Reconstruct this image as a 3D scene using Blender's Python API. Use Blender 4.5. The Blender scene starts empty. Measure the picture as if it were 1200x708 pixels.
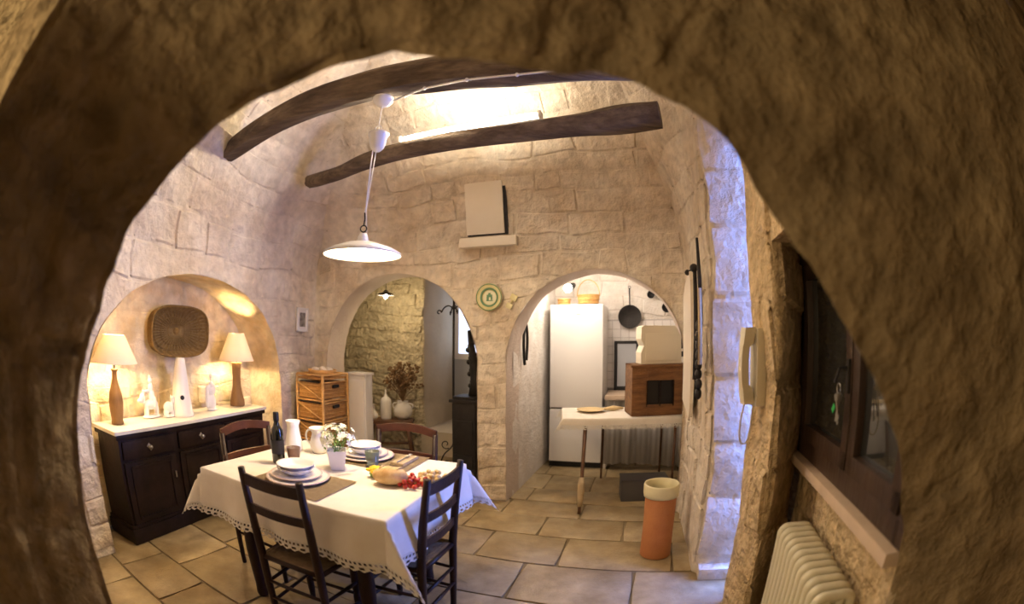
import bpy, bmesh, math, random
from mathutils import Vector, Matrix, noise
random.seed(7)
PI = math.pi
SC = bpy.context.scene
COL = SC.collection

# ------------------------------------------------------------------ camera, world, lights, exposure
H = 1.46
cd = bpy.data.cameras.new('camera')
cd.type = 'PANO'
cd.panorama_type = 'FISHEYE_EQUISOLID'
cd.fisheye_lens = 540.0 / 1200 * 36
cd.fisheye_fov = math.radians(180)
cd.sensor_width = 36
cd.sensor_fit = 'HORIZONTAL'
cd.clip_start = 0.02
cam = bpy.data.objects.new('camera', cd)
COL.objects.link(cam)
cam.matrix_world = Matrix.Translation((0, 0, H)) @ Matrix.Rotation(PI / 2 + math.radians(4.3), 4, 'X') @ Matrix.Rotation(math.radians(0.3), 4, 'Z')
cd.dof.use_dof = True
cd.dof.focus_distance = 3.0
cd.dof.aperture_fstop = 3.2
SC.camera = cam

w = bpy.data.worlds.new('world')
SC.world = w
w.use_nodes = True
w.node_tree.nodes['Background'].inputs[0].default_value = (0.35, 0.45, 0.8, 1)
w.node_tree.nodes['Background'].inputs[1].default_value = 0.15
SC.view_settings.view_transform = 'Standard'
SC.view_settings.look = 'None'
SC.view_settings.gamma = 1
SC.view_settings.exposure = 0.8


def lamp(name, kind, loc, power, color, size=0.05, aim=None, size_y=None, spread=None):
    d = bpy.data.lights.new(name, kind)
    d.energy = power
    d.color = color
    if kind == 'AREA':
        d.size = size
        if size_y:
            d.shape = 'RECTANGLE'
            d.size_y = size_y
        if spread:
            d.spread = spread
    else:
        d.shadow_soft_size = size
    o = bpy.data.objects.new(name, d)
    COL.objects.link(o)
    o.location = loc
    if aim is not None:
        o.rotation_euler = (Vector(aim) - Vector(loc)).to_track_quat('-Z', 'Y').to_euler()
    return o


# cool daylight that falls through the open outer door on the right
lamp('door_daylight', 'AREA', (2.55, 1.95, 1.55), 185, (0.15, 0.28, 1.0), 1.5, (0.4, 2.10, 1.0), 2.2, 2.4)
# added fills beside the camera, no lamp seen there; they brighten the near arch
lamp('near_room_fill', 'POINT', (-1.55, -0.35, 1.5), 36.0, (1.0, 0.73, 0.40), 0.25)
lamp('near_corner_fill', 'POINT', (-2.3, -0.6, 2.2), 5.0, (0.9, 0.85, 0.45), 0.2)

# ------------------------------------------------------------------ materials


def mat(name, col, rough=0.6, col2=None, nscale=4.0, bump=0.0, bscale=30.0, metallic=0.0, vary=0.0, emit=0.0, emitcol=None,
        trans=0.0, ior=1.45, sss=0.0, wood=False, coat=0.0, fine=None, alpha=1.0, detail=6.0, spec=0.5, ramp=(0.35, 0.65), rock=0.0):
    m = bpy.data.materials.new(name)
    m.use_nodes = True
    nt = m.node_tree
    N, L = nt.nodes, nt.links
    b = N['Principled BSDF']
    b.inputs['Base Color'].default_value = (*col, 1)
    b.inputs['Roughness'].default_value = rough
    b.inputs['Metallic'].default_value = metallic
    b.inputs['Specular IOR Level'].default_value = spec
    b.inputs['IOR'].default_value = ior
    b.inputs['Transmission Weight'].default_value = trans
    b.inputs['Coat Weight'].default_value = coat
    b.inputs['Alpha'].default_value = alpha
    if emit:
        b.inputs['Emission Color'].default_value = (*(emitcol or col), 1)
        b.inputs['Emission Strength'].default_value = emit
    tc = N.new('ShaderNodeTexCoord')
    vec = tc.outputs['Object']
    if wood:
        mp = N.new('ShaderNodeMapping')
        mp.inputs['Scale'].default_value = wood if isinstance(wood, tuple) else (1, 1, 0.12)
        L.new(vec, mp.inputs[0])
        vec = mp.outputs[0]
    colout = None
    if col2:
        n = N.new('ShaderNodeTexNoise')
        n.inputs['Scale'].default_value = nscale
        n.inputs['Detail'].default_value = detail
        n.inputs['Roughness'].default_value = 0.62
        L.new(vec, n.inputs['Vector'])
        r = N.new('ShaderNodeValToRGB')
        r.color_ramp.elements[0].position = ramp[0]
        r.color_ramp.elements[1].position = ramp[1]
        r.color_ramp.elements[0].color = (*col, 1)
        r.color_ramp.elements[1].color = (*col2, 1)
        L.new(n.outputs['Fac'], r.inputs[0])
        colout = r.outputs[0]
    if fine:
        n = N.new('ShaderNodeTexNoise')
        n.inputs['Scale'].default_value = fine[0]
        n.inputs['Detail'].default_value = 8
        L.new(vec, n.inputs['Vector'])
        mr = N.new('ShaderNodeMapRange')
        mr.inputs[1].default_value = 0.3
        mr.inputs[2].default_value = 0.7
        mr.inputs[3].default_value = fine[1]
        mr.inputs[4].default_value = fine[2]
        L.new(n.outputs['Fac'], mr.inputs[0])
        mx = N.new('ShaderNodeMix')
        mx.data_type = 'RGBA'
        mx.blend_type = 'MULTIPLY'
        mx.inputs[0].default_value = 1
        if colout:
            L.new(colout, mx.inputs[6])
        else:
            mx.inputs[6].default_value = (*col, 1)
        L.new(mr.outputs[0], mx.inputs[7])
        colout = mx.outputs[2]
    if vary:
        oi = N.new('ShaderNodeObjectInfo')
        mr = N.new('ShaderNodeMapRange')
        mr.inputs[3].default_value = 1 - vary
        mr.inputs[4].default_value = 1 + vary * 0.6
        L.new(oi.outputs['Random'], mr.inputs[0])
        mx = N.new('ShaderNodeMix')
        mx.data_type = 'RGBA'
        mx.blend_type = 'MULTIPLY'
        mx.inputs[0].default_value = 1
        if colout:
            L.new(colout, mx.inputs[6])
        else:
            mx.inputs[6].default_value = (*col, 1)
        L.new(mr.outputs[0], mx.inputs[7])
        colout = mx.outputs[2]
    if colout:
        L.new(colout, b.inputs['Base Color'])
    if bump:
        n = N.new('ShaderNodeTexNoise')
        n.inputs['Scale'].default_value = bscale
        n.inputs['Detail'].default_value = 7
        n.inputs['Roughness'].default_value = 0.65
        L.new(vec, n.inputs['Vector'])
        hgt = n.outputs['Fac']
        if rock:
            n2 = N.new('ShaderNodeTexNoise')
            n2.inputs['Scale'].default_value = rock
            n2.inputs['Detail'].default_value = 4
            n2.inputs['Distortion'].default_value = 0.15
            L.new(vec, n2.inputs['Vector'])
            n3 = N.new('ShaderNodeTexVoronoi')
            n3.inputs['Scale'].default_value = rock * 2.2
            L.new(vec, n3.inputs['Vector'])
            ad = N.new('ShaderNodeMath')
            ad.operation = 'MULTIPLY_ADD'
            ad.inputs[1].default_value = 2.6
            L.new(n2.outputs['Fac'], ad.inputs[0])
            L.new(hgt, ad.inputs[2])
            ad2 = N.new('ShaderNodeMath')
            ad2.operation = 'MULTIPLY_ADD'
            ad2.inputs[1].default_value = 0.25
            L.new(n3.outputs['Distance'], ad2.inputs[0])
            L.new(ad.outputs[0], ad2.inputs[2])
            hgt = ad2.outputs[0]
        bp = N.new('ShaderNodeBump')
        bp.inputs['Strength'].default_value = min(1.0, bump)
        bp.inputs['Distance'].default_value = 0.02 * max(1.0, bump)
        L.new(hgt, bp.inputs['Height'])
        L.new(bp.outputs[0], b.inputs['Normal'])
    return m


M = {}
M['stone'] = mat('cream limestone', (0.68, 0.56, 0.42), 0.9, (0.85, 0.77, 0.65), 2.3, 1.0, 26, vary=0.05, fine=(14, 0.84, 1.08), spec=0.2, rock=7)
M['mortar'] = mat('cream lime mortar', (0.68, 0.56, 0.42), 0.95, (0.84, 0.76, 0.64), 2.3, 1.0, 26, fine=(14, 0.84, 1.06), spec=0.2, rock=7)
M['reveal'] = mat('grey pink lime plaster', (0.58, 0.48, 0.41), 0.9, (0.66, 0.56, 0.48), 3, 0.7, 30, spec=0.2)
M['ochre'] = mat('ochre tufa stone', (0.60, 0.44, 0.25), 0.95, (0.74, 0.57, 0.35), 4, 1.5, 22, vary=0.05, fine=(16, 0.75, 1.1), spec=0.2, rock=11)
M['niche'] = mat('yellowed niche plaster', (0.70, 0.54, 0.32), 0.9, (0.84, 0.74, 0.55), 3.2, 0.9, 22, vary=0.05, fine=(9, 0.8, 1.08), spec=0.2, rock=6, ramp=(0.38, 0.6))
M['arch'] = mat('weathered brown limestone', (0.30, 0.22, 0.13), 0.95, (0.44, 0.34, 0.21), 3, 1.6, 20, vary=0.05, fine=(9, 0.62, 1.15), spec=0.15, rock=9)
M['hall'] = mat('buff rubble stone', (0.56, 0.47, 0.32), 0.95, (0.70, 0.60, 0.42), 5, 1.4, 24, vary=0.06, fine=(18, 0.75, 1.08), spec=0.2, rock=12)
M['white_plaster'] = mat('whitewashed plaster', (0.74, 0.67, 0.60), 0.85, (0.84, 0.80, 0.76), 4, 0.7, 30, fine=(7, 0.9, 1.04), spec=0.2)
M['grey_plaster'] = mat('greyed smooth plaster', (0.52, 0.45, 0.34), 0.85, (0.58, 0.50, 0.38), 3, 0.3, 20, spec=0.2)
M['floor'] = mat('worn limestone slab', (0.27, 0.19, 0.09), 0.42, (0.42, 0.325, 0.185), 3.0, 0.45, 14, vary=0.10, fine=(9, 0.78, 1.1))
M['joint'] = mat('dark floor joint', (0.16, 0.12, 0.065), 0.9, (0.24, 0.18, 0.10), 6, 0.5, 40)
M['beam'] = mat('weathered grey brown timber', (0.09, 0.062, 0.042), 0.85, (0.23, 0.17, 0.115), 5, 1.4, 14, wood=(0.25, 1.6, 1.6), fine=(25, 0.6, 1.1))
M['darkwood'] = mat('near black polished wood', (0.006, 0.003, 0.0025), 0.42, (0.020, 0.010, 0.007), 8, 0.15, 30, spec=0.3)
M['chairwood'] = mat('dark brown chair wood', (0.018, 0.008, 0.006), 0.42, (0.034, 0.015, 0.010), 9, 0.2, 30, spec=0.3)
M['redwood'] = mat('reddish brown bentwood', (0.055, 0.018, 0.010), 0.42, (0.09, 0.032, 0.018), 9, 0.1, 30, spec=0.3)
M['rush'] = mat('woven rush seat', (0.20, 0.13, 0.07), 0.8, (0.30, 0.21, 0.11), 30, 0.8, 90)
M['cloth'] = mat('cream linen', (0.76, 0.70, 0.60), 0.85, (0.80, 0.75, 0.66), 12, 0.15, 180, spec=0.15)
M['lace'] = mat('white crochet lace', (0.80, 0.76, 0.68), 0.9, None, 10, 0.6, 160, spec=0.1)
M['burlap'] = mat('sand linen mat', (0.42, 0.31, 0.18), 0.9, (0.50, 0.38, 0.23), 40, 0.5, 200)
M['china'] = mat('white glazed china', (0.84, 0.80, 0.78), 0.22, None, coat=0.4)
M['china_rim'] = mat('pale rose glazed rim', (0.62, 0.48, 0.42), 0.3)
M['marble'] = mat('white marble', (0.80, 0.76, 0.68), 0.3, (0.68, 0.64, 0.57), 5, 0, 10)
M['whiteceram'] = mat('white biscuit ceramic', (0.85, 0.81, 0.74), 0.5, None, bump=0.15, bscale=20)
M['black'] = mat('matt black', (0.012, 0.011, 0.011), 0.5)
M['iron'] = mat('black wrought iron', (0.020, 0.018, 0.017), 0.5, (0.035, 0.03, 0.028), 12, 0.4, 60, metallic=0.5)
M['lampwood'] = mat('turned honey wood', (0.20, 0.105, 0.04), 0.45, (0.28, 0.16, 0.065), 10, 0.1, 30, wood=(2, 2, 0.3), spec=0.2)
M['wicker'] = mat('brown wicker', (0.15, 0.085, 0.02), 0.75, (0.25, 0.15, 0.045), 25, 0.8, 60)
M['spoke'] = mat('olive brown cane', (0.20, 0.13, 0.05), 0.7, (0.28, 0.19, 0.08), 30)
M['rattan'] = mat('orange rattan cane', (0.58, 0.31, 0.09), 0.55, (0.74, 0.44, 0.16), 20, 0.3, 60)
M['rattan_panel'] = mat('woven honey rattan', (0.46, 0.22, 0.055), 0.65, (0.64, 0.34, 0.11), 45, 1.0, 110)
M['white_enamel'] = mat('white enamel', (0.80, 0.78, 0.76), 0.28, None, coat=0.3)
M['white_plastic'] = mat('white plastic', (0.80, 0.78, 0.75), 0.4)
M['cream'] = mat('cream plastic', (0.72, 0.65, 0.50), 0.45)
M['phone'] = mat('aged ivory plastic', (0.56, 0.50, 0.36), 0.4)
M['terracotta'] = mat('orange terracotta', (0.50, 0.19, 0.07), 0.6, (0.56, 0.24, 0.09), 6, 0.2, 40)
M['creamglaze'] = mat('cream glaze', (0.72, 0.66, 0.42), 0.35)
M['bottle'] = mat('black green glass', (0.006, 0.008, 0.006), 0.08, None, coat=0.8)
M['label'] = mat('dark wine label', (0.03, 0.028, 0.03), 0.6)
M['glass'] = mat('clear glass', (0.95, 0.95, 0.95), 0.03, None, trans=1.0)
M['pinkglass'] = mat('pink glass', (0.92, 0.66, 0.58), 0.08, None, trans=0.85)
M['greenglass'] = mat('grey green glass', (0.62, 0.70, 0.58), 0.08, None, trans=0.85)
M['winglass'] = mat('dark window glass', (0.02, 0.02, 0.018), 0.06, None, coat=1.0)
M['shade'] = mat('ivory lamp shade', (0.80, 0.71, 0.60), 0.85, None, bump=0.2, bscale=120, spec=0.1)
M['bread'] = mat('crusty bread', (0.55, 0.30, 0.09), 0.7, (0.78, 0.58, 0.32), 9, 0.5, 30)
M['tomato'] = mat('red tomato skin', (0.42, 0.03, 0.015), 0.25, None, coat=0.3)
M['grape'] = mat('pale golden grape', (0.72, 0.52, 0.24), 0.3, None, vary=0.25)
M['yellow'] = mat('yellow petals', (0.85, 0.58, 0.03), 0.6)
M['leaf'] = mat('green leaf', (0.16, 0.30, 0.06), 0.55, (0.26, 0.40, 0.10), 12)
M['petal'] = mat('cream white petals', (0.86, 0.84, 0.66), 0.6)
M['dry'] = mat('dried brown flowers', (0.16, 0.09, 0.04), 0.9, (0.28, 0.17, 0.08), 20)
M['panel'] = mat('pale painted hatch board', (0.74, 0.66, 0.54), 0.6, (0.78, 0.71, 0.60), 3)
M['window_wood'] = mat('dark walnut window frame', (0.030, 0.016, 0.010), 0.4, (0.05, 0.028, 0.018), 9, 0.3, 25, wood=(1, 1, 0.2))
M['sill'] = mat('rose beige sill board', (0.50, 0.38, 0.28), 0.6, (0.56, 0.43, 0.32), 8)
M['radiator'] = mat('ivory radiator enamel', (0.62, 0.57, 0.42), 0.35, None, coat=0.2)
M['metal'] = mat('dull steel', (0.45, 0.43, 0.40), 0.35, None, metallic=0.9)
M['boxwood'] = mat('carved chestnut wood', (0.13, 0.055, 0.018), 0.5, (0.26, 0.12, 0.04), 14, 0.5, 35, wood=(0.4, 1, 2))
M['tile'] = mat('white glazed tile', (0.76, 0.72, 0.70), 0.25, None, vary=0.05, coat=0.2)
M['grout'] = mat('grey grout', (0.50, 0.46, 0.44), 0.9)
M['majolica'] = mat('yellow majolica', (0.60, 0.52, 0.22), 0.3, (0.66, 0.60, 0.34), 12, coat=0.3)
M['majgreen'] = mat('green majolica glaze', (0.12, 0.26, 0.14), 0.3)
M['majwhite'] = mat('cream majolica glaze', (0.72, 0.70, 0.50), 0.3)
M['curtain'] = mat('white cotton curtain', (0.84, 0.81, 0.77), 0.9, spec=0.1)
M['darkgrey'] = mat('dark grey slate paint', (0.07, 0.065, 0.065), 0.5)
M['brownwood'] = mat('brown varnished wood', (0.10, 0.045, 0.02), 0.45, (0.15, 0.07, 0.03), 9)
M['paper'] = mat('brown paper wrap', (0.45, 0.34, 0.20), 0.9, None, bump=0.5, bscale=40)
M['strawbread'] = mat('pale straw wood', (0.58, 0.42, 0.20), 0.7, (0.66, 0.50, 0.27), 8)
M['photo'] = mat('dark photograph print', (0.06, 0.055, 0.05), 0.3, (0.35, 0.32, 0.28), 22)
M['paint_green'] = mat('green key tag', (0.03, 0.35, 0.08), 0.4)
M['bulb'] = mat('lit bulb', (1, 0.9, 0.7), 0.5, emit=25, emitcol=(1, 0.84, 0.58))
M['pendant_bulb'] = mat('lit pendant bulb', (1, 0.9, 0.7), 0.5, emit=40, emitcol=(1, 0.90, 0.72))
M['tube'] = mat('lit fluorescent tube', (1, 1, 1), 0.5, emit=14, emitcol=(1, 0.93, 0.80))
M['daypane'] = mat('pane showing the bright sky', (0.7, 0.8, 1), 0.3, emit=1.0, emitcol=(0.62, 0.74, 1.0))
M['greypane'] = mat('frosted lower pane', (0.40, 0.42, 0.46), 0.4)

# shade cloth lets the bulb glow through
_m = M['shade']
_nt = _m.node_tree
_tr = _nt.nodes.new('ShaderNodeBsdfTranslucent')
_tr.inputs[0].default_value = (0.85, 0.62, 0.38, 1)
_mx = _nt.nodes.new('ShaderNodeMixShader')
_mx.inputs[0].default_value = 0.045
_nt.links.new(_nt.nodes['Principled BSDF'].outputs[0], _mx.inputs[1])
_nt.links.new(_tr.outputs[0], _mx.inputs[2])
_nt.links.new(_mx.outputs[0], _nt.nodes['Material Output'].inputs[0])

# ------------------------------------------------------------------ helpers


def obj(name, bm, m, parent=None, smooth=False, kind=None):
    me = bpy.data.meshes.new(name)
    bmesh.ops.recalc_face_normals(bm, faces=bm.faces)
    bm.to_mesh(me)
    bm.free()
    if m is not None:
        me.materials.append(M[m] if isinstance(m, str) else m)
    if smooth:
        for p in me.polygons:
            p.use_smooth = True
        if smooth == 'auto':
            try:
                me.set_sharp_from_angle(angle=math.radians(32))
            except Exception:
                pass
    o = bpy.data.objects.new(name, me)
    COL.objects.link(o)
    if parent:
        o.parent = parent
    if kind:
        o['kind'] = kind
    return o


def tag(o, label, cat, group=None, kind=None):
    o['label'] = label
    o['category'] = cat
    if group:
        o['group'] = group
    if kind:
        o['kind'] = kind
    return o


def thing(name, label, cat, loc=(0, 0, 0), rz=0.0, group=None):
    o = bpy.data.objects.new(name, None)
    o.empty_display_size = 0.05
    COL.objects.link(o)
    o.location = loc
    o.rotation_euler = (0, 0, rz)
    return tag(o, label, cat, group)


def dup(root, loc=None, rz=None, label=None, group=None):
    def cp(o, parent):
        c = o.copy()
        COL.objects.link(c)
        c.parent = parent
        for ch in kids.get(o.name, []):
            cp(ch, c)
        return c
    kids = {}
    for o in list(COL.objects):
        if o.parent:
            kids.setdefault(o.parent.name, []).append(o)
    r = cp(root, root.parent)
    if loc is not None:
        r.location = loc
    if rz is not None:
        r.rotation_euler = (0, 0, rz)
    if label:
        r['label'] = label
    if group:
        r['group'] = group
    return r


def B():
    return bmesh.new()


def box(bm, c, s, rot=None, bevel=0.0):
    r = bmesh.ops.create_cube(bm, size=1.0)
    vs = r['verts']
    mt = Matrix.Translation(c) @ (rot.to_4x4() if rot else Matrix.Identity(4)) @ Matrix.Diagonal((s[0], s[1], s[2], 1))
    bmesh.ops.transform(bm, matrix=mt, verts=vs)
    if bevel:
        es = list({e for v in vs for e in v.link_edges})
        bmesh.ops.bevel(bm, geom=es, offset=bevel, segments=2, affect='EDGES', profile=0.7)


def lathe(bm, prof, c=(0, 0, 0), n=28, sx=1.0, sy=1.0, rot=None):
    rings = []
    mt = Matrix.Translation(c) @ (rot.to_4x4() if rot else Matrix.Identity(4))
    for r, z in prof:
        if r < 1e-5:
            rings.append([bm.verts.new(mt @ Vector((0, 0, z)))])
        else:
            rings.append([bm.verts.new(mt @ Vector((r * sx * math.cos(2 * PI * k / n), r * sy * math.sin(2 * PI * k / n), z))) for k in range(n)])
    for a, b in zip(rings, rings[1:]):
        for k in range(n):
            k2 = (k + 1) % n
            if len(a) == 1 and len(b) == 1:
                continue
            if len(a) == 1:
                bm.faces.new((a[0], b[k], b[k2]))
            elif len(b) == 1:
                bm.faces.new((a[k], a[k2], b[0]))
            else:
                bm.faces.new((a[k], a[k2], b[k2], b[k]))


def tube(bm, pts, r, n=8, caps=True):
    pts = [Vector(p) for p in pts]
    rs = r if isinstance(r, (list, tuple)) else [r] * len(pts)
    rings = []
    t0 = (pts[1] - pts[0]).normalized()
    up = Vector((0, 0, 1)) if abs(t0.z) < 0.9 else Vector((1, 0, 0))
    x = t0.cross(up).normalized()
    for i, p in enumerate(pts):
        a = pts[max(0, i - 1)]
        b = pts[min(len(pts) - 1, i + 1)]
        t = (b - a).normalized()
        x = (x - t * x.dot(t)).normalized()
        y = t.cross(x)
        rings.append([bm.verts.new(p + (x * math.cos(2 * PI * k / n) + y * math.sin(2 * PI * k / n)) * rs[i]) for k in range(n)])
    for a, b in zip(rings, rings[1:]):
        for k in range(n):
            bm.faces.new((a[k], a[(k + 1) % n], b[(k + 1) % n], b[k]))
    if caps:
        bm.faces.new(rings[0])
        bm.faces.new(rings[-1])


def sphere(bm, c, s, n=12, m=8, rot=None):
    r = bmesh.ops.create_uvsphere(bm, u_segments=n, v_segments=m, radius=1.0)
    if not isinstance(s, (tuple, list)):
        s = (s, s, s)
    mt = Matrix.Translation(c) @ (rot.to_4x4() if rot else Matrix.Identity(4)) @ Matrix.Diagonal((*s, 1))
    bmesh.ops.transform(bm, matrix=mt, verts=r['verts'])
    return r['verts']


def prism(bm, poly, z0, z1):
    a = [bm.verts.new((x, y, z0)) for x, y in poly]
    b = [bm.verts.new((x, y, z1)) for x, y in poly]
    n = len(poly)
    bm.faces.new(a)
    bm.faces.new(b)
    for i in range(n):
        bm.faces.new((a[i], a[(i + 1) % n], b[(i + 1) % n], b[i]))


def bez(p0, p1, p2, p3, n=10):
    out = []
    for i in range(n + 1):
        t = i / n
        out.append(Vector(p0) * (1 - t) ** 3 + 3 * Vector(p1) * t * (1 - t) ** 2 + 3 * Vector(p2) * t * t * (1 - t) + Vector(p3) * t ** 3)
    return out


def spiral(c, r0, r1, a0, a1, ax, ay, n=16):
    c = Vector(c)
    ax = Vector(ax)
    ay = Vector(ay)
    return [c + (ax * math.cos(a0 + (a1 - a0) * i / n) + ay * math.sin(a0 + (a1 - a0) * i / n)) * (r0 + (r1 - r0) * i / n) for i in range(n + 1)]


U = Vector((0.956, -0.292, 0))     # room axis across
V = Vector((0.292, 0.956, 0))      # room axis away
RZ = -math.radians(17)

# ------------------------------------------------------------------ masonry: a wall is a path in plan with a profile in height


class Path:
    def __init__(self, pts, smooth=0.10):
        self.p = [Vector((*q, 0)) for q in pts]
        self.l = [0.0]
        for a, b in zip(self.p, self.p[1:]):
            self.l.append(self.l[-1] + (b - a).length)
        self.r = smooth
        self.len = self.l[-1]

    def raw(self, s):
        i = 0
        while i < len(self.p) - 2 and s > self.l[i + 1]:
            i += 1
        t = (s - self.l[i]) / (self.l[i + 1] - self.l[i])
        return self.p[i].lerp(self.p[i + 1], t)

    def at(self, s):
        r = self.r
        c = sum((self.raw(s + r * k / 3) for k in range(-3, 4)), Vector()) / 7
        t = (self.raw(s + r * 1.05) - self.raw(s - r * 1.05)).normalized()
        return c, Vector((t.y, -t.x, 0))


RHO = 1.7


def vault(h):
    if h <= 2.1:
        return 0.0, h
    f = min((h - 2.1) / RHO, 1.45)
    return RHO * (1 - math.cos(f)), 2.1 + RHO * math.sin(f)


def plain(h):
    return 0.0, h


def make_fn(path, prof=plain, amp=0.016, seed=0.0, corner=None):
    def fn(s, h, d):
        c, n = path.at(s)
        ins, z = prof(h)
        if corner:
            ins += corner(s, z)
        u = noise.noise(Vector((s * 2.1 + seed, h * 2.1, seed))) * amp + noise.noise(Vector((s * 6 + seed, h * 6, seed + 9))) * amp * 0.45
        return c + n * (ins - d + u) + Vector((0, 0, z))
    return fn


class Arch:
    def __init__(self, c, a, hs, b, base=-1):
        self.c, self.a, self.hs, self.b = c, a, hs, b

    def inside(self, s, h, m=0.0):
        if abs(s - self.c) >= self.a - m:
            return False
        if h < self.hs:
            return True
        return ((s - self.c) / (self.a - m)) ** 2 + ((h - self.hs) / (self.b - m)) ** 2 < 1

    def snap(self, s, h):
        if h < self.hs:
            return (self.c + math.copysign(self.a, s - self.c), h)
        x, y = (s - self.c) / self.a, (h - self.hs) / self.b
        k = math.hypot(x, y) or 1e-6
        return (self.c + x / k * self.a, self.hs + y / k * self.b)

    def outline(self, h0=0.0, n=40):
        pts = [(self.c - self.a, h0 + (self.hs - h0) * i / 10) for i in range(10)]
        for i in range(n + 1):
            t = PI - PI * i / n
            pts.append((self.c + self.a * math.cos(t), self.hs + self.b * math.sin(t)))
        pts += [(self.c + self.a, self.hs - (self.hs - h0) * (i + 1) / 10) for i in range(10)]
        return pts


def surf(fn, s0, s1, h0, h1, step, arches=(), d=0.0):
    bm = B()
    ns = max(1, int((s1 - s0) / step))
    nh = max(1, int((h1 - h0) / step))
    g = {}
    for i in range(ns + 1):
        for j in range(nh + 1):
            s, h = s0 + (s1 - s0) * i / ns, h0 + (h1 - h0) * j / nh
            ins = 0
            for a in arches:
                if a.inside(s, h):
                    s, h = a.snap(s, h)
                    ins = 1
            dd = d(s, h) if callable(d) else d
            g[i, j] = (bm.verts.new(fn(s, h, dd)), ins)
    for i in range(ns):
        for j in range(nh):
            q = [g[i, j], g[i + 1, j], g[i + 1, j + 1], g[i, j + 1]]
            if all(x[1] for x in q):
                continue
            bm.faces.new([x[0] for x in q])
    return bm


def stones(fn, s0, s1, h0, h1, lmin, lmax, cmin, cmax, m, parent, arches=(), proud=0.007, gap=0.009, base_d=0.0, jit=0.5, name='stone', rnd=None, warp=0.075):
    rnd = rnd or random
    h = h0
    n = 0
    while h < h1 - 0.05:
        ch = rnd.uniform(cmin, cmax)
        if h + ch > h1:
            ch = h1 - h
        s = s0 - rnd.uniform(0, lmin * 0.7)
        while s < s1:
            L = rnd.uniform(lmin, lmax)
            a, b = max(s, s0), min(s + L, s1)
            s += L
            if b - a < 0.06:
                continue
            if all(any(x.inside(q, p, 0.02) for x in arches) for q in (a, (a + b) / 2, b) for p in (h, h + ch / 2, h + ch)) and arches:
                continue
            bm = B()
            g = {}
            ts = (0, 0.035, 0.36, 0.66, 0.965, 1)
            tt = (0, 0.06, 0.5, 0.94, 1)
            cnt = 0
            pr = proud * rnd.choice((0.15, 0.4, 0.7, 1.0, 1.5))
            tilt = rnd.uniform(-0.006, 0.006)
            jj = [rnd.uniform(-1, 1) * jit * 0.05 for _ in range(4)]
            for i, u in enumerate(ts):
                for j, v in enumerate(tt):
                    edge = i in (0, 5) or j in (0, 4)
                    ss = a + gap / 2 + (b - a - gap) * u + (jj[0] * (1 - v) + jj[1] * v) * (0 < i < 5 or 1) * 0.4
                    hh = h + gap / 2 + (ch - gap) * v + (jj[2] * (1 - u) + jj[3] * u) * 0.5
                    hh = max(hh, 0.0)
                    if (i in (0, 5)) and (j in (0, 4)):   # knock the corners in
                        ss += (0.5 - u) * 0.05
                        hh += (0.5 - v) * 0.035
                    if warp:
                        wq = noise.noise(Vector((ss * 1.3, hh * 1.1, 4.4))) * warp + noise.noise(Vector((ss * 4.5, hh * 3.5, 8.4))) * warp * 0.35
                        ss += noise.noise(Vector((ss * 3.1, hh * 4.1, 2.4))) * warp * 0.5
                        hh = max(hh + wq, 0.0)
                    ins = False
                    for x in arches:
                        if x.inside(ss, hh):
                            ss, hh = x.snap(ss, hh)
                            ins = True
                    cnt += ins
                    dd = base_d(ss, hh) if callable(base_d) else base_d
                    dd += 0.0015 if edge and not ins else -(pr + tilt * (u - 0.5) * 2 + rnd.uniform(0, 0.007))
                    g[i, j] = (bm.verts.new(fn(ss, hh, dd)), ins)
            if cnt > 22:
                bm.free()
                continue
            for i in range(5):
                for j in range(4):
                    q = [g[i, j], g[i + 1, j], g[i + 1, j + 1], g[i, j + 1]]
                    if all(x[1] for x in q):
                        continue
                    bm.faces.new([x[0] for x in q])
            obj(name, bm, m, parent, smooth='auto')
            n += 1
        h += ch
    return n


def reveal(fn, arch, d0, d1, m, parent, name='arch_reveal', step=0.07, fn2=None, h0=0.0, rough=0.012, side=None):
    bm = B()
    pts = arch.outline(h0)
    if side == 'left':
        pts = pts[:len(pts) // 2 + 2]
    nd = max(2, int((d1 - d0) / step))
    prev = None
    for k, (s, h) in enumerate(pts):
        row = []
        for i in range(nd + 1):
            d = d0 + (d1 - d0) * i / nd
            e = noise.noise(Vector((s * 5, h * 5, d * 5 + 3))) * rough
            sc = arch.c + (s - arch.c) * (1 + e / arch.a)
            hc = h if h < arch.hs else arch.hs + (h - arch.hs) * (1 + e / arch.b)
            row.append(bm.verts.new(fn(sc, hc, d)))
        if prev:
            for i in range(nd):
                bm.faces.new((prev[i], prev[i + 1], row[i + 1], row[i]))
        prev = row
    return obj(name, bm, m, parent, smooth=True)


# ------------------------------------------------------------------ dining room shell
main = Path([(-2.63, 0.70), (-2.09, 4.54), (1.385, 3.402), (1.085, 2.33), (1.42, 2.228), (1.85, 3.68)], 0.07)
S1, S2, S3, S4 = main.l[1], main.l[2], main.l[3], main.l[5]


def corner(s, z):
    if z < 1.9:
        return 0.0
    t = min((z - 1.9) / 1.1, 1.0)
    t = t * t * (3 - 2 * t)
    return 0.30 * t * math.exp(-((s - S1) / 0.55) ** 2) + 0.12 * t * math.exp(-((s - S2) / 0.4) ** 2)


fmain = make_fn(main, vault, 0.022, 1.0, corner)
fright_plain = make_fn(main, plain, 0.018, 1.0)


def fright(s, h, d):
    f = min(max((S3 - 0.05 - s) / 0.55, 0), 1)
    f = f * f * (3 - 2 * f)
    ins, z = vault(min(h, 3.4))
    c, n = main.at(s)
    return fright_plain(s, h, d) + n * ((ins + corner(s, z)) * f)
niche = Arch(2.14, 1.09, 1.07, 0.79)
hall_arch = Arch(S1 + 1.045, 0.85, 1.20, 0.84)
kit_arch = Arch(S1 + 2.892, 0.735, 1.25, 0.755)

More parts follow.
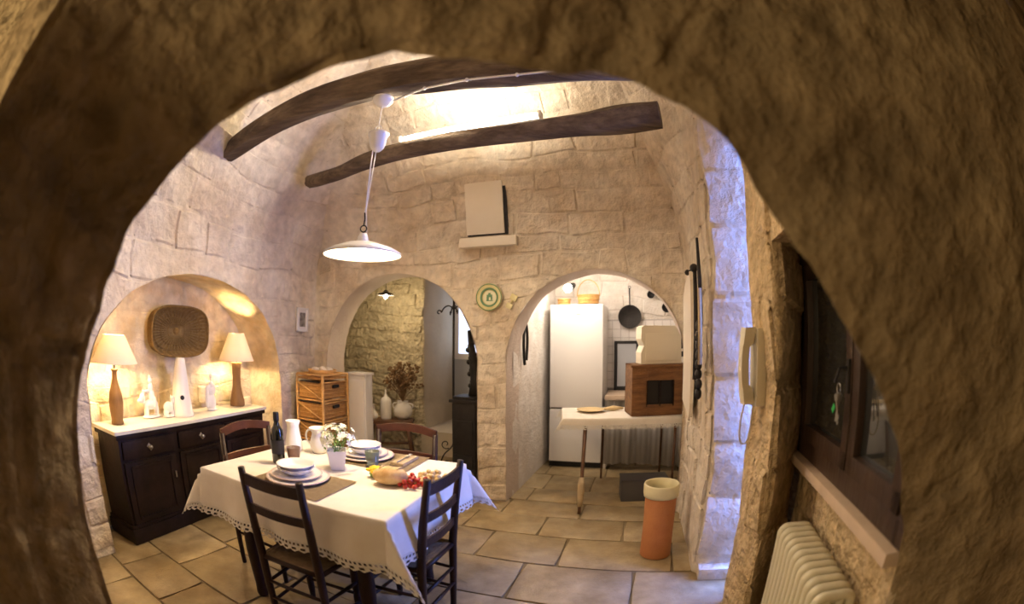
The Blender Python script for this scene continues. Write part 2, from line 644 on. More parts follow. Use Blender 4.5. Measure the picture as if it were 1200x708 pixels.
wl = obj('wall_left', surf(fmain, 0.0, S1, 0, 4.4, 0.075, [niche]), 'mortar', None, True, 'structure')
stones(fmain, 0.0, S1 - 0.02, 0, 3.7, 0.28, 0.60, 0.17, 0.27, 'stone', wl, [niche])
reveal(fmain, niche, -0.014, 0.47, 'niche', wl, 'niche_reveal')


def nd(s, h):
    t = min(max((h - 1.07) / 0.05, 0), 1)
    return 0.385 + 0.06 * t


nb = obj('niche_back', surf(fmain, 1.0, 3.28, 0, 1.95, 0.05, [], nd), 'niche', wl, True)
stones(fmain, 1.06, 3.22, 0, 1.07, 0.22, 0.42, 0.12, 0.19, 'niche', wl, [], proud=0.008, gap=0.012, base_d=0.385, name='niche_stone')
stones(fmain, 1.06, 3.22, 1.12, 1.9, 0.34, 0.62, 0.22, 0.30, 'niche', wl, [], proud=0.004, gap=0.010, base_d=0.445, name='niche_stone')

wb = obj('wall_back', surf(fmain, S1, S2, 0, 4.4, 0.075, [hall_arch, kit_arch]), 'mortar', None, True, 'structure')
stones(fmain, S1 + 0.02, S2 - 0.02, 0, 3.9, 0.20, 0.50, 0.13, 0.22, 'stone', wb, [hall_arch, kit_arch])
reveal(fmain, hall_arch, -0.016, 0.28, 'reveal', wb)
reveal(fmain, kit_arch, -0.016, 0.34, 'reveal', wb)

wr = obj('wall_right', surf(fright, S2, S4, 0, 3.75, 0.075), 'mortar', None, True, 'structure')
stones(fright, S2 + 0.02, S3 - 0.01, 0, 3.7, 0.28, 0.5, 0.16, 0.27, 'stone', wr)
stones(fright, S3 + 0.01, S3 + 0.34, 0.10, 3.7, 0.62, 0.9, 0.30, 0.42, 'stone', wr, proud=0.012)
bm = B()
for k in range(1):
    p, n_ = main.at(S3 + 0.19)
    box(bm, (p.x + n_.x * 0.03, p.y + n_.y * 0.03, 0.04), (0.32, 0.10, 0.08), Matrix.Rotation(RZ, 3, 'Z'), 0.012)
obj('plinth_step', bm, 'stone', wr, 'auto')

# upper ceiling above the vault springing
bm = B()
box(bm, (-0.5, 2.6, 3.86), (5.4, 5.0, 0.12))
ceil = obj('ceiling', bm, 'mortar', None, False, 'structure')

# pillar between the outer door and the window, built of rough ochre blocks
pil = Path([(1.75, 1.72), (1.42, 2.02), (1.125, 1.955), (1.075, 1.625), (1.455, 1.93)], 0.035)
fp = make_fn(pil, plain, 0.03, 5.0)
wp = obj('wall_pillar', surf(fp, 0, pil.len - 0.03, 0, 3.7, 0.05), 'ochre', None, True, 'structure')
rp = random.Random(4)
h = 0.0
while h < 2.3:
    ch = rp.uniform(0.24, 0.36)
    stones(fp, pil.l[1] + 0.06, pil.l[3] - 0.01, h, h + ch, 0.9, 1.0, ch, ch + 0.001, 'ochre', wp, proud=0.008, gap=0.012, rnd=rp)
    stones(fp, pil.l[3] + 0.015, pil.len - 0.04, h, h + ch, 0.9, 1.0, ch, ch + 0.001, 'ochre', wp, proud=0.010, gap=0.012, rnd=rp)
    h += ch
# wall under and over the window
WD = Vector((-0.338, -0.941, 0))
WP = Vector((1.43, 1.88, 0))
win_path = Path([(1.43, 1.88), (1.008, 0.705)], 0.02)
fw = make_fn(win_path, plain, 0.012, 8.0)
ww = obj('wall_window', surf(fw, -0.05, win_path.len, 0, 0.86, 0.06, [], 0.02), 'ochre', None, True, 'structure')
stones(fw, 0.0, 1.22, 0, 0.84, 0.3, 0.5, 0.2, 0.3, 'ochre', ww, proud=0.008, base_d=0.02)
lin = Path([(1.075, 1.63), (0.75, 0.72)], 0.02)
fl = make_fn(lin, plain, 0.03, 12.0)
obj('lintel_wall', surf(fl, -0.02, lin.len, 1.84, 3.7, 0.06), 'ochre', ww, True)
bm = B()
prism(bm, [(1.08, 1.66), (0.76, 0.73), (1.0, 0.70), (1.46, 1.94)], 1.84, 1.90)
obj('lintel_soffit', bm, 'ochre', ww)
# added unseen backing behind the window panes, blocks the door daylight
bm = B()
prism(bm, [(1.50, 1.90), (1.07, 0.66), (1.20, 0.60), (1.74, 1.70)], 0, 3.7)
obj('window_backing', bm, 'ochre', ww)

# ------------------------------------------------------------------ the foreground arch the camera looks through
far_pts = [(-1.14, 0.0), (-1.135, 0.35), (-1.13, 0.67), (-1.10, 0.98), (-1.026, 1.31), (-0.945, 1.45), (-0.89, 1.555), (-0.80, 1.70), (-0.61, 1.87), (-0.42, 1.935), (-0.247, 1.965),
           (-0.10, 1.955), (0.058, 1.925), (0.18, 1.925), (0.292, 1.885), (0.405, 1.77), (0.53, 1.60), (0.665, 1.44), (0.79, 1.29), (0.90, 1.09), (0.965, 0.91), (0.985, 0.70), (1.0, 0.35), (1.0, 0.0)]
near_pts = [(-1.27, 0.0), (-1.27, 0.4), (-1.23, 0.8), (-1.13, 1.1), (-1.06, 1.35), (-1.0, 1.55), (-0.93, 1.75), (-0.85, 1.95), (-0.74, 2.13), (-0.5, 2.3), (-0.3, 2.36),
            (-0.05, 2.42), (0.22, 2.48), (0.50, 2.54), (0.80, 2.54), (1.08, 2.46), (1.30, 2.28), (1.44, 2.0), (1.50, 1.7), (1.52, 1.4), (1.52, 1.1), (1.52, 0.8), (1.52, 0.4), (1.52, 0.0)]


def cat(pts, t):
    t *= len(pts) - 1
    i = min(int(t), len(pts) - 2)
    f = t - i
    p = [Vector(pts[max(0, min(len(pts) - 1, i + k))]) for k in (-1, 0, 1, 2)]
    return 0.5 * ((2 * p[1]) + (-p[0] + p[2]) * f + (2 * p[0] - 5 * p[1] + 4 * p[2] - p[3]) * f * f + (-p[0] + 3 * p[1] - 3 * p[2] + p[3]) * f ** 3)


YF, YN = 0.70, 0.27


def farch(s, t, d):           # s 0..5 along the arch, t 0..1 from far edge to near edge, d into the stone
    q = s / 5.0
    a, b = cat(far_pts, q), cat(near_pts, q)
    p = a.lerp(b, t)
    e = 0.01
    g = cat(far_pts, min(1, q + e)) - cat(far_pts, max(0, q - e))
    n = Vector((g.y, -g.x)).normalized()      # towards the opening
    k = noise.noise(Vector((s * 2.2, t * 1.4, 3.3))) * 0.022 + noise.noise(Vector((s * 7, t * 3, 7.3))) * 0.018 + noise.noise(Vector((s * 22, t * 8, 1.3))) * 0.009
    if t < 0.02:
        k = k * 0.7
    x = p + n * (k - d)
    return Vector((x.x, YF + (YN - YF) * t + noise.noise(Vector((s * 6, 5.5, t))) * 0.012, max(x.y, 0.0)))


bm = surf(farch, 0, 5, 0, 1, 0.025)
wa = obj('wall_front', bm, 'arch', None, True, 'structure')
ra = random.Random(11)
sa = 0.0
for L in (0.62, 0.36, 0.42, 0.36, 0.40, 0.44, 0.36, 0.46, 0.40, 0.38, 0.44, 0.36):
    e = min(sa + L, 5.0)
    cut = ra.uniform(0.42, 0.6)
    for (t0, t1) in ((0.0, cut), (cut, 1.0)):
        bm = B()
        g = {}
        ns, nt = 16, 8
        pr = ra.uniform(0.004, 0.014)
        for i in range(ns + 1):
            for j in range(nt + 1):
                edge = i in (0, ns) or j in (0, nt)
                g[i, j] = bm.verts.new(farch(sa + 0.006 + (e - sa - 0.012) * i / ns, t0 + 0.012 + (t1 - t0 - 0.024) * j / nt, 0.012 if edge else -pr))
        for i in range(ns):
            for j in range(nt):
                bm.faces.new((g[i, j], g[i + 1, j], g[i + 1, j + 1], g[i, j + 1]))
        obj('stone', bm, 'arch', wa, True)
    sa = e
# the two faces of that wall
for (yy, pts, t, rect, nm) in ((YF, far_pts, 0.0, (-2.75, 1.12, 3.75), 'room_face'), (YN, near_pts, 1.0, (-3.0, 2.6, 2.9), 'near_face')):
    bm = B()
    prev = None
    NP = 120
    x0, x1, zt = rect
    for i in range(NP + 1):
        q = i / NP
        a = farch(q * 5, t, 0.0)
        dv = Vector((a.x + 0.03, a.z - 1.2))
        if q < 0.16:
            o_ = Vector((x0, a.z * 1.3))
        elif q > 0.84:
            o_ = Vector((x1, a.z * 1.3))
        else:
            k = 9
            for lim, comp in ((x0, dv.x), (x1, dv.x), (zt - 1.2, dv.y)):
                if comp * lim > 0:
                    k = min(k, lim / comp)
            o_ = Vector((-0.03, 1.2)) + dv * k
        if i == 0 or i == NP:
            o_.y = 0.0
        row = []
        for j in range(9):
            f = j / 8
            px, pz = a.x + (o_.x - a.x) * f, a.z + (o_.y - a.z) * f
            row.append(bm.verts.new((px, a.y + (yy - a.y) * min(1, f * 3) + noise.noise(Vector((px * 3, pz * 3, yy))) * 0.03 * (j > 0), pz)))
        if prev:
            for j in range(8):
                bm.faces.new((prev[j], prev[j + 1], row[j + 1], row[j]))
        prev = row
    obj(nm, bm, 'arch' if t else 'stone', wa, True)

# plain room around the camera
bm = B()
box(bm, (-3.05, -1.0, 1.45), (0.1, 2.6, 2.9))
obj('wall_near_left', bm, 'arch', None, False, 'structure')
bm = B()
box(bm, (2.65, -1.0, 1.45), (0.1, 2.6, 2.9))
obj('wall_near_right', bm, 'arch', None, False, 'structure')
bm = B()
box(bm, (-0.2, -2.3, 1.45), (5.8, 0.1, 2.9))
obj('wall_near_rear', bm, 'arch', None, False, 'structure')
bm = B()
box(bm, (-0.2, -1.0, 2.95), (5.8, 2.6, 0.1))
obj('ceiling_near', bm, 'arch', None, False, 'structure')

# ------------------------------------------------------------------ floor: worn stone slabs on a joint bed
bm = B()
box(bm, (0, 2.4, -0.065), (7.4, 9.6, 0.10))
floor = obj('floor', bm, 'joint', None, False, 'structure')
rf = random.Random(21)
v = -2.2
cnt = 0
while v < 6.4:
    dv = rf.uniform(0.34, 0.52)
    u = -4.2 - rf.uniform(0, 0.4)
    while u < 2.2:
        du = rf.uniform(0.42, 0.85)
        c = U * (u + du / 2) + V * (v + dv / 2)
        ok = -3.0 < c.x < 2.6 and -2.2 < c.y < 5.6
        if ok and c.y > 4.2 and c.x < -2.6:
            ok = False
        if ok:
            bm = B()
            g = 0.004
            z = rf.uniform(-0.004, 0.001)
            co = []
            for (a, b) in ((0, 0), (0.5, 0), (1, 0), (1, 0.5), (1, 1), (0.5, 1), (0, 1), (0, 0.5)):
                mid = a == 0.5 or b == 0.5
                jx = noise.noise(Vector((u * 3 + a * 2, v * 3 + b * 2, 1))) * 0.012 if mid else 0
                p = U * (u + g + (du - 2 * g) * a) + V * (v + g + (dv - 2 * g) * b + jx)
                if not mid:
                    p = p + (c - p) * 0.03
                co.append(p)
            lo = [bm.verts.new((p.x, p.y, -0.018)) for p in co]
            hi = [bm.verts.new((p.x, p.y, z - 0.005)) for p in co]
            top = [bm.verts.new((p.x + (c.x - p.x) * 0.05, p.y + (c.y - p.y) * 0.05, z)) for p in co]
            for k in range(8):
                k2 = (k + 1) % 8
                bm.faces.new((lo[k], lo[k2], hi[k2], hi[k]))
                bm.faces.new((hi[k], hi[k2], top[k2], top[k]))
            bm.faces.new(top)
            obj('slab', bm, 'floor', floor, 'auto')
            cnt += 1
        u += du
    v += dv

# ------------------------------------------------------------------ hall behind the middle arch
hp = Path([(-2.75, 6.03), (-1.07, 5.53), (-0.80, 6.35)], 0.03)
fh = make_fn(hp, plain, 0.03, 15.0)
wh = obj('wall_hall', surf(fh, 0, hp.l[1] + 0.02, 0, 2.5, 0.06), 'hall', None, True, 'structure')
stones(fh, 0.1, hp.l[1] - 0.01, 0, 2.4, 0.16, 0.34, 0.10, 0.17, 'hall', wh, proud=0.020, gap=0.018)
obj('plaster_reveal', surf(fh, hp.l[1], hp.len, 0.30, 2.5, 0.06), 'grey_plaster', wh, True)
bm = B()
prism(bm, [(-1.10, 5.46), (-0.10, 5.16), (0.2, 6.3), (-0.82, 6.6)], 0, 0.30)
obj('stair_step', bm, 'grey_plaster', wh)
hr = Path([(-0.12, 6.5), (-0.30, 5.2), (-0.22, 4.28)], 0.02)
wh2 = obj('wall_hall_right', surf(make_fn(hr, plain, 0.02, 3.0), 0, hr.len, 0, 2.5, 0.08), 'reveal', None, True, 'structure')
hl = Path([(-2.25, 4.7), (-2.75, 6.05)], 0.02)
obj('wall_hall_left', surf(make_fn(hl, plain, 0.02, 3.0), 0, hl.len, 0, 2.5, 0.08), 'hall', None, True, 'structure')
bm = B()
prism(bm, [(-2.9, 4.75), (-0.15, 3.95), (0.2, 6.5), (-2.6, 6.9)], 2.42, 2.52)
obj('ceiling_hall', bm, 'reveal', None, False, 'structure')
dr = thing('door_1', '', '', (-0.45, 6.28, 0.30), RZ)
del dr['label'], dr['category']
dr['kind'] = 'structure'
bm = B()
box(bm, (0, 0, 0.42), (0.72, 0.04, 0.84))
obj('door_panel', bm, 'greypane', dr)
bm = B()
box(bm, (0, 0, 1.40), (0.60, 0.012, 1.0))
obj('pane', bm, 'daypane', dr)
bm = B()
for x in (-0.33, 0.33):
    box(bm, (x, -0.005, 1.4), (0.08, 0.05, 1.12))
box(bm, (0, -0.005, 0.88), (0.72, 0.05, 0.08))
box(bm, (0, -0.005, 1.93), (0.72, 0.05, 0.08))
obj('door_frame', bm, 'white_enamel', dr)

# ------------------------------------------------------------------ kitchen behind the right arch
kl = Path([(-0.095, 3.70), (0.57, 5.72)], 0.02)
fk = make_fn(kl, plain, 0.008, 30.0)
obj('wall_kitchen_left', surf(fk, 0.34, kl.len, 0, 2.5, 0.07), 'white_plaster', None, True, 'structure')
kb = Path([(0.42, 5.64), (2.45, 5.02)], 0.02)
fkb = make_fn(kb, plain, 0.012, 33.0)
wk = obj('wall_kitchen_back', surf(fkb, 0, kb.len, 0, 2.6, 0.06), 'white_plaster', None, True, 'structure')
stones(fkb, 0.1, kb.len - 0.1, 1.72, 2.5, 0.2, 0.42, 0.14, 0.22, 'white_plaster', wk, proud=0.008, gap=0.012)
kr = Path([(2.40, 5.10), (1.47, 3.62)], 0.02)
fkr = make_fn(kr, plain, 0.012, 36.0)
obj('wall_kitchen_right', surf(fkr, 0, kr.len, 0, 2.6, 0.07), 'white_plaster', None, True, 'structure')
bm = B()
prism(bm, [(-0.1, 4.05), (1.5, 3.58), (2.6, 5.0), (0.4, 5.8)], 2.42, 2.52)
obj('ceiling_kitchen', bm, 'white_plaster', None, False, 'structure')
# tiled splashback
spl = thing('trim_1', '', '', (0, 0, 0))
del spl['label'], spl['category']
spl['kind'] = 'structure'
p0, n0 = kb.at(0.62)
bmt = B()
box(bmt, (0, 0, 0), (0.094, 0.012, 0.094), None, 0.003)
mt_ = bpy.data.meshes.new('tile')
bmt.to_mesh(mt_)
bmt.free()
mt_.materials.append(M['tile'])
bm = B()
cpt, _ = kb.at(1.12)
box(bm, (cpt.x - V.x * 0.018, cpt.y - V.y * 0.018, 1.25), (1.0, 0.02, 0.82), Matrix.Rotation(RZ, 3, 'Z'))
obj('grout_bed', bm, 'grout', spl)
for i in range(10):
    for j in range(8):
        p, _ = kb.at(0.67 + 0.1 * i)
        o = bpy.data.objects.new('tile', mt_)
        COL.objects.link(o)
        o.parent = spl
        o.location = (p.x - V.x * 0.03, p.y - V.y * 0.03, 0.895 + 0.1 * j)
        o.rotation_euler = (0, 0, RZ)

# ------------------------------------------------------------------ ceiling beams


def beam(name, label, pts, radii, cableside=None):
    pts = [Vector(p) for p in pts]
    n = 30
    P = []
    for i in range(n + 1):
        t = i / n * (len(pts) - 1)
        k = min(int(t), len(pts) - 2)
        f = t - k
        q = [pts[max(0, min(len(pts) - 1, k + m))] for m in (-1, 0, 1, 2)]
        P.append(0.5 * ((2 * q[1]) + (-q[0] + q[2]) * f + (2 * q[0] - 5 * q[1] + 4 * q[2] - q[3]) * f * f + (-q[0] + 3 * q[1] - 3 * q[2] + q[3]) * f ** 3))
    bm = B()
    rings = []
    m = 14
    for i, p in enumerate(P):
        t = (P[min(n, i + 1)] - P[max(0, i - 1)]).normalized()
        x = Vector((0, 0, 1)).cross(t).normalized()
        y = t.cross(x)
        f = i / n * (len(radii) - 1)
        k = min(int(f), len(radii) - 2)
        r = radii[k] + (radii[k + 1] - radii[k]) * (f - k)
        ring = []
        for a in range(m):
            an = 2 * PI * a / m
            c, s_ = math.cos(an), math.sin(an)
            sq = 1 / max(abs(c), abs(s_)) ** 0.45
            e = 1 + noise.noise(Vector((i * 0.22, c * 1.2, s_ * 1.2 + len(label)))) * 0.22
            ring.append(bm.verts.new(p + (x * c * 0.95 + y * s_) * r * sq * e))
        rings.append(ring)
    for a, b in zip(rings, rings[1:]):
        for k in range(m):
            bm.faces.new((a[k], a[(k + 1) % m], b[(k + 1) % m], b[k]))
    bm.faces.new(rings[0])
    bm.faces.new(rings[-1])
    return tag(obj(name, bm, 'beam', None, 'auto'), label, 'beam', None, 'thing')


beam('timber_beam', 'thick weathered timber ceiling beam nearer the big arch, with a white cable along it',
     [(-2.33, 2.84, 2.80), (-1.55, 2.52, 2.90), (-0.77, 2.35, 2.965), (-0.05, 2.20, 2.93), (0.75, 1.95, 2.86)], [0.065, 0.088, 0.10, 0.10, 0.10])
beam('timber_beam', 'bent timber ceiling beam below the fluorescent tube, its cut right end in view',
     [(-1.86, 3.70, 2.83), (-1.45, 3.42, 2.785), (-0.95, 3.22, 2.845), (0.1, 2.86, 2.835), (0.60, 2.68, 2.84), (0.93, 2.52, 2.85)], [0.055, 0.060, 0.060, 0.068, 0.085, 0.092])

# fluorescent tube lamp lying above the second beam
t = thing('fluorescent_lamp', 'long lit fluorescent tube lamp just above the bent ceiling beam', 'light', (0, 0, 0))
A_, B_ = Vector((-0.88, 3.25, 2.975)), Vector((0.185, 2.88, 2.985))
bm = B()
tube(bm, [A_ + (B_ - A_) * 0.02, B_ - (B_ - A_) * 0.02], 0.016, 12)
obj('tube', bm, 'tube', t, True)
bm = B()
dd = (B_ - A_).normalized()
rot = dd.to_track_quat('X', 'Z').to_matrix()
off = Vector((0.292, 0.956, 0)) * 0.045
box(bm, (A_ + B_) / 2 + off, ((B_ - A_).length, 0.04, 0.05), rot, 0.006)
obj('batten', bm, 'white_plastic', t, 'auto')
for e in (A_, B_):
    bm = B()
    box(bm, e + off * 0.5, (0.02, 0.07, 0.055), rot, 0.004)
    obj('end_cap', bm, 'white_plastic', t)
lamp('tube_light', 'AREA', (A_ + B_) / 2 + Vector((-0.02, -0.04, 0.03)), 6, (1.0, 0.86, 0.66), 1.0, (A_ + B_) / 2 + Vector((0.25, 0.9, 0.15)), 0.05)
lamp('tube_light_up', 'AREA', (A_ + B_) / 2 + Vector((0, 0, 0.05)), 4, (1.0, 0.84, 0.62), 1.0, (A_ + B_) / 2 + Vector((0, -0.3, 1)), 0.05)
lamp('tube_light_room', 'AREA', (A_ + B_) / 2 + Vector((-0.04, -0.12, 0.0)), 26, (1.0, 0.82, 0.58), 1.0, (A_ + B_) / 2 + Vector((-0.5, -1.1, -0.25)), 0.05)

# ------------------------------------------------------------------ pendant lamp over the table
LX, LY = -0.80, 2.32
t = thing('pendant_lamp', 'white enamel saucer pendant lamp on a pulley cord above the table', 'lamp', (LX, LY, 0))
t.location.z = 1.88
z0 = 1.88
bm = B()
lathe(bm, [(0.215, 0.0), (0.212, 0.010), (0.17, 0.035), (0.09, 0.062), (0.035, 0.072), (0.033, 0.070), (0.088, 0.056), (0.168, 0.029), (0.208, 0.003), (0.213, -0.003), (0.215, 0)], n=48)
obj('shade', bm, 'white_enamel', t, True)
bm = B()
lathe(bm, [(0.0, 0.12), (0.020, 0.118), (0.028, 0.10), (0.030, 0.085), (0.038, 0.075), (0.036, 0.065)], n=24)
obj('socket', bm, 'white_enamel', t, True)
bm = B()
lathe(bm, [(0, 0.006), (0.05, 0.008), (0.075, 0.018), (0.06, 0.034), (0.0, 0.05)], n=24)
obj('bulb', bm, 'pendant_bulb', t, True)
bm = B()
tube(bm, spiral((0, 0, 0.145), 0.018, 0.018, 0, 2 * PI, (1, 0, 0), (0, 0, 1)), 0.004, 6)
tube(bm, [(0, 0, 0.118), (0, 0, 0.13)], 0.004, 6)
tube(bm, [(0, 0, 0.163), (0.004, 0, 0.20), (0.0, 0, 0.235)], 0.004, 6)
obj('hook', bm, 'iron', t, True)
bm = B()
tube(bm, [(0.0, 0, 0.235), (0.004, 0.002, 0.27), (0.008, 0.004, 0.45), (0.012, 0.006, 0.62)], 0.004, 8)
tube(bm, [(0.012, 0.004, 0.40), (0.012, 0.004, 0.40)] and [(0.032, 0.01, 0.62), (0.018, 0.006, 0.40), (0.006, 0.002, 0.25), (0.02, 0, 0.12)], 0.0025, 6)
obj('cord', bm, 'white_plastic', t, True)
PX = 0.034
bm = B()
lathe(bm, [(0, 0.60), (0.022, 0.604), (0.040, 0.625), (0.050, 0.66), (0.054, 0.69), (0.060, 0.70), (0.060, 0.715), (0.03, 0.725), (0, 0.725)], (PX, 0.012, 0), n=28)
obj('pulley_weight', bm, 'white_enamel', t, True)
bm = B()
tube(bm, [(PX, 0.012, 0.72), (PX - 0.004, 0.012, 0.80), (PX + 0.002, 0.01, 0.92)], 0.003, 6)
tube(bm, spiral((PX, 0.012, 0.75), 0.012, 0.03, 0, 5, (1, 0, 0), (0, 0, 1), 12), 0.003, 6)
obj('rod', bm, 'white_plastic', t, True)
bm = B()
lathe(bm, [(0, 0.895), (0.02, 0.897), (0.04, 0.91), (0.058, 0.93), (0.062, 0.945), (0.062, 0.955), (0, 0.96)], (PX + 0.002, 0.012, 0), n=28)
obj('ceiling_rose', bm, 'white_enamel', t, True)
lamp('pendant_light', 'POINT', (LX, LY, 1.865), 25, (1.0, 0.73, 0.42), 0.05)
bm = B()
tube(bm, [(-0.70, 2.335, 2.815), (-0.50, 2.25, 2.835), (-0.25, 2.16, 2.825), (0.02, 2.09, 2.81), (0.20, 2.03, 2.80), (0.5, 1.93, 2.79)], 0.006, 8)
for q in ((-0.50, 2.25, 2.835), (-0.25, 2.16, 2.825), (0.02, 2.09, 2.81)):
    sphere(bm, q, 0.012, 8, 6)
tag(obj('electric_cable', bm, 'white_plastic', None, True), 'thin white electric cable clipped along the front ceiling beam', 'cable')

# ------------------------------------------------------------------ wall pieces: hatch board, shelf stone, plate, picture


def onwall(s, z, out=0.0):
    c, n = main.at(s)
    ins, _ = vault(z)
    return c + n * (ins + out) + Vector((0, 0, z)), n


def wall_rz(n):      # rotation so that local -Y is the wall normal
    return math.atan2(n.y, n.x) + PI / 2


p, n_ = onwall(S1 + 1.99, 2.33, 0.045)
t = thing('wall_hatch', 'cream square hatch board high on the wall above the majolica plate', 'hatch', p, wall_rz(n_))
t.rotation_euler = (math.radians(11), 0, wall_rz(n_))
bm = B()
box(bm, (-0.012, 0, 0.232), (0.345, 0.016, 0.455), None, 0.003)
obj('board', bm, 'panel', t, 'auto')
bm = B()
box(bm, (0, 0.026, 0.235), (0.37, 0.03, 0.485))
obj('frame', bm, 'black', t)  # black backing paints the dark gap at the board's right and bottom
for z in (0.20, 0.39):
    bm = B()
    box(bm, (0.175, 0.0, z), (0.02, 0.018, 0.035), None, 0.003)
    obj('hinge', bm, 'iron', t)
p, n_ = onwall(S1 + 2.0, 2.22, 0.0)
bm = B()
box(bm, (0, -0.02, 0.045), (0.52, 0.13, 0.085), None, 0.012)
o = obj('shelf_stone', bm, 'panel', None, 'auto')
o.location = p
o.rotation_euler = (0, 0, wall_rz(n_))
tag(o, 'narrow stone ledge under the cream hatch board', 'ledge', None, 'thing')

p, n_ = onwall(S1 + 2.01, 1.79, 0.03)
t = thing('decorative_plate', 'round yellow and green majolica plate between the two rear arches', 'plate', p, wall_rz(n_))
R90 = Matrix.Rotation(PI / 2, 3, 'X')
bm = B()
lathe(bm, [(0, 0), (0.06, 0.0), (0.075, 0.012), (0.118, 0.024), (0.12, 0.020), (0.078, 0.004), (0.06, -0.008), (0, -0.008)], n=40, rot=R90)
obj('dish', bm, 'majolica', t, True)
bm = B()
lathe(bm, [(0.068, 0.009), (0.082, 0.018), (0.080, 0.0185), (0.066, 0.010)], n=40, rot=R90)
lathe(bm, [(0.110, 0.0235), (0.115, 0.0255), (0.108, 0.0245)], n=40, rot=R90)
obj('green_band', bm, 'majgreen', t, True)
bm = B()
lathe(bm, [(0, 0.004), (0.055, 0.003), (0.06, 0.002)], n=32, rot=R90)
obj('centre', bm, 'majwhite', t, True)
bm = B()
for x, z, w_, h_ in ((0, 0.012, 0.05, 0.022), (-0.016, -0.012, 0.02, 0.028), (0.018, -0.010, 0.016, 0.026), (0, 0.030, 0.022, 0.016), (0.0, -0.028, 0.06, 0.007)):
    box(bm, (x, -0.005, z), (w_, 0.003, h_), None, 0.001)
obj('motif', bm, 'majgreen', t)

p, n_ = onwall(S1 + 2.205, 1.75, 0.03)
t = thing('wall_ornament', 'small straw coloured woven ornament on the wall right of the majolica plate', 'ornament', p, wall_rz(n_))
bm = B()
box(bm, (0.02, 0, 0.035), (0.06, 0.015, 0.05), Matrix.Rotation(0.5, 3, 'Y'), 0.004)
box(bm, (-0.02, 0, -0.035), (0.055, 0.015, 0.045), Matrix.Rotation(0.5, 3, 'Y'), 0.004)
tube(bm, [(0.02, 0, 0.035), (-0.02, 0, -0.035)], 0.008, 6)
obj('woven_body', bm, 'majolica', t, 'auto')

p, n_ = onwall(S1 - 0.30, 1.47, 0.04)
t = thing('picture_frame', 'small white framed dark photograph on the wall beside the middle arch', 'picture', p, wall_rz(n_))
bm = B()
for x in (-0.09, 0.09):
    box(bm, (x, 0, 0.12), (0.02, 0.018, 0.24), None, 0.003)
for z in (0.01, 0.23):
    box(bm, (0, 0, z), (0.20, 0.018, 0.02), None, 0.003)
obj('frame', bm, 'white_enamel', t)
bm = B()
box(bm, (0, 0.003, 0.12), (0.17, 0.004, 0.21))
obj('mount', bm, 'china', t)
bm = B()
box(bm, (0, -0.001, 0.12), (0.10, 0.004, 0.14))
obj('print', bm, 'photo', t)

# ------------------------------------------------------------------ sideboard in the niche
LW = math.atan2(0.989, 0.148)         # local x runs along the left wall, local -y faces the room
SBL, SBD, SBH = 1.70, 0.35, 0.79
org = Vector((-2.44, 1.93, 0))
t = thing('sideboard', 'long near black sideboard with a white marble top in the lit niche', 'sideboard', org, LW)
bm = B()
box(bm, (SBL / 2, SBD / 2, 0.44), (SBL - 0.05, SBD - 0.03, 0.66), None, 0.004)
obj('body', bm, 'darkwood', t, 'auto')
bm = B()
box(bm, (SBL / 2, SBD / 2 - 0.005, 0.055), (SBL, SBD + 0.01, 0.11), None, 0.012)
box(bm, (SBL / 2, SBD / 2, 0.12), (SBL - 0.025, SBD - 0.01, 0.03), None, 0.008)
obj('plinth', bm, 'darkwood', t, 'auto')
bm = B()
box(bm, (SBL / 2, SBD / 2, 0.745), (SBL - 0.005, SBD, 0.035), None, 0.010)
obj('cornice', bm, 'darkwood', t, 'auto')
bm = B()
box(bm, (SBL / 2, SBD / 2, 0.776), (SBL + 0.02, SBD + 0.02, 0.026), None, 0.006)
obj('marble_top', bm, 'marble', t, 'auto')
for k in range(3):
    x = 0.30 + k * 0.55
    d = obj('drawer', (lambda b: (box(b, (x, 0.006, 0.655), (0.50, 0.02, 0.12), None, 0.005), b)[1])(B()), 'darkwood', t, 'auto')
    bm = B()
    lathe(bm, [(0, 0.035), (0.012, 0.032), (0.016, 0.022), (0.008, 0.012), (0.008, 0.0)], (x, 0.0, 0.655), 14, rot=R90)
    box(bm, (x, -0.006, 0.655), (0.05, 0.004, 0.03), Matrix.Rotation(PI / 4, 3, 'Y'), 0.001)
    obj('knob', bm, 'metal', d, True)
    d = B()
    box(d, (x, 0.008, 0.355), (0.50, 0.02, 0.43), None, 0.005)
    for zz in (0.175, 0.535):
        box(d, (x, -0.004, zz), (0.40, 0.012, 0.02), None, 0.004)
    for xx in (-0.19, 0.19):
        box(d, (x + xx, -0.004, 0.355), (0.02, 0.012, 0.38), None, 0.004)
    d = obj('door', d, 'darkwood', t, 'auto')
    bm = B()
    box(bm, (x + 0.225, -0.008, 0.42), (0.012, 0.008, 0.05), None, 0.002)
    obj('escutcheon', bm, 'metal', d)

ST = 0.789


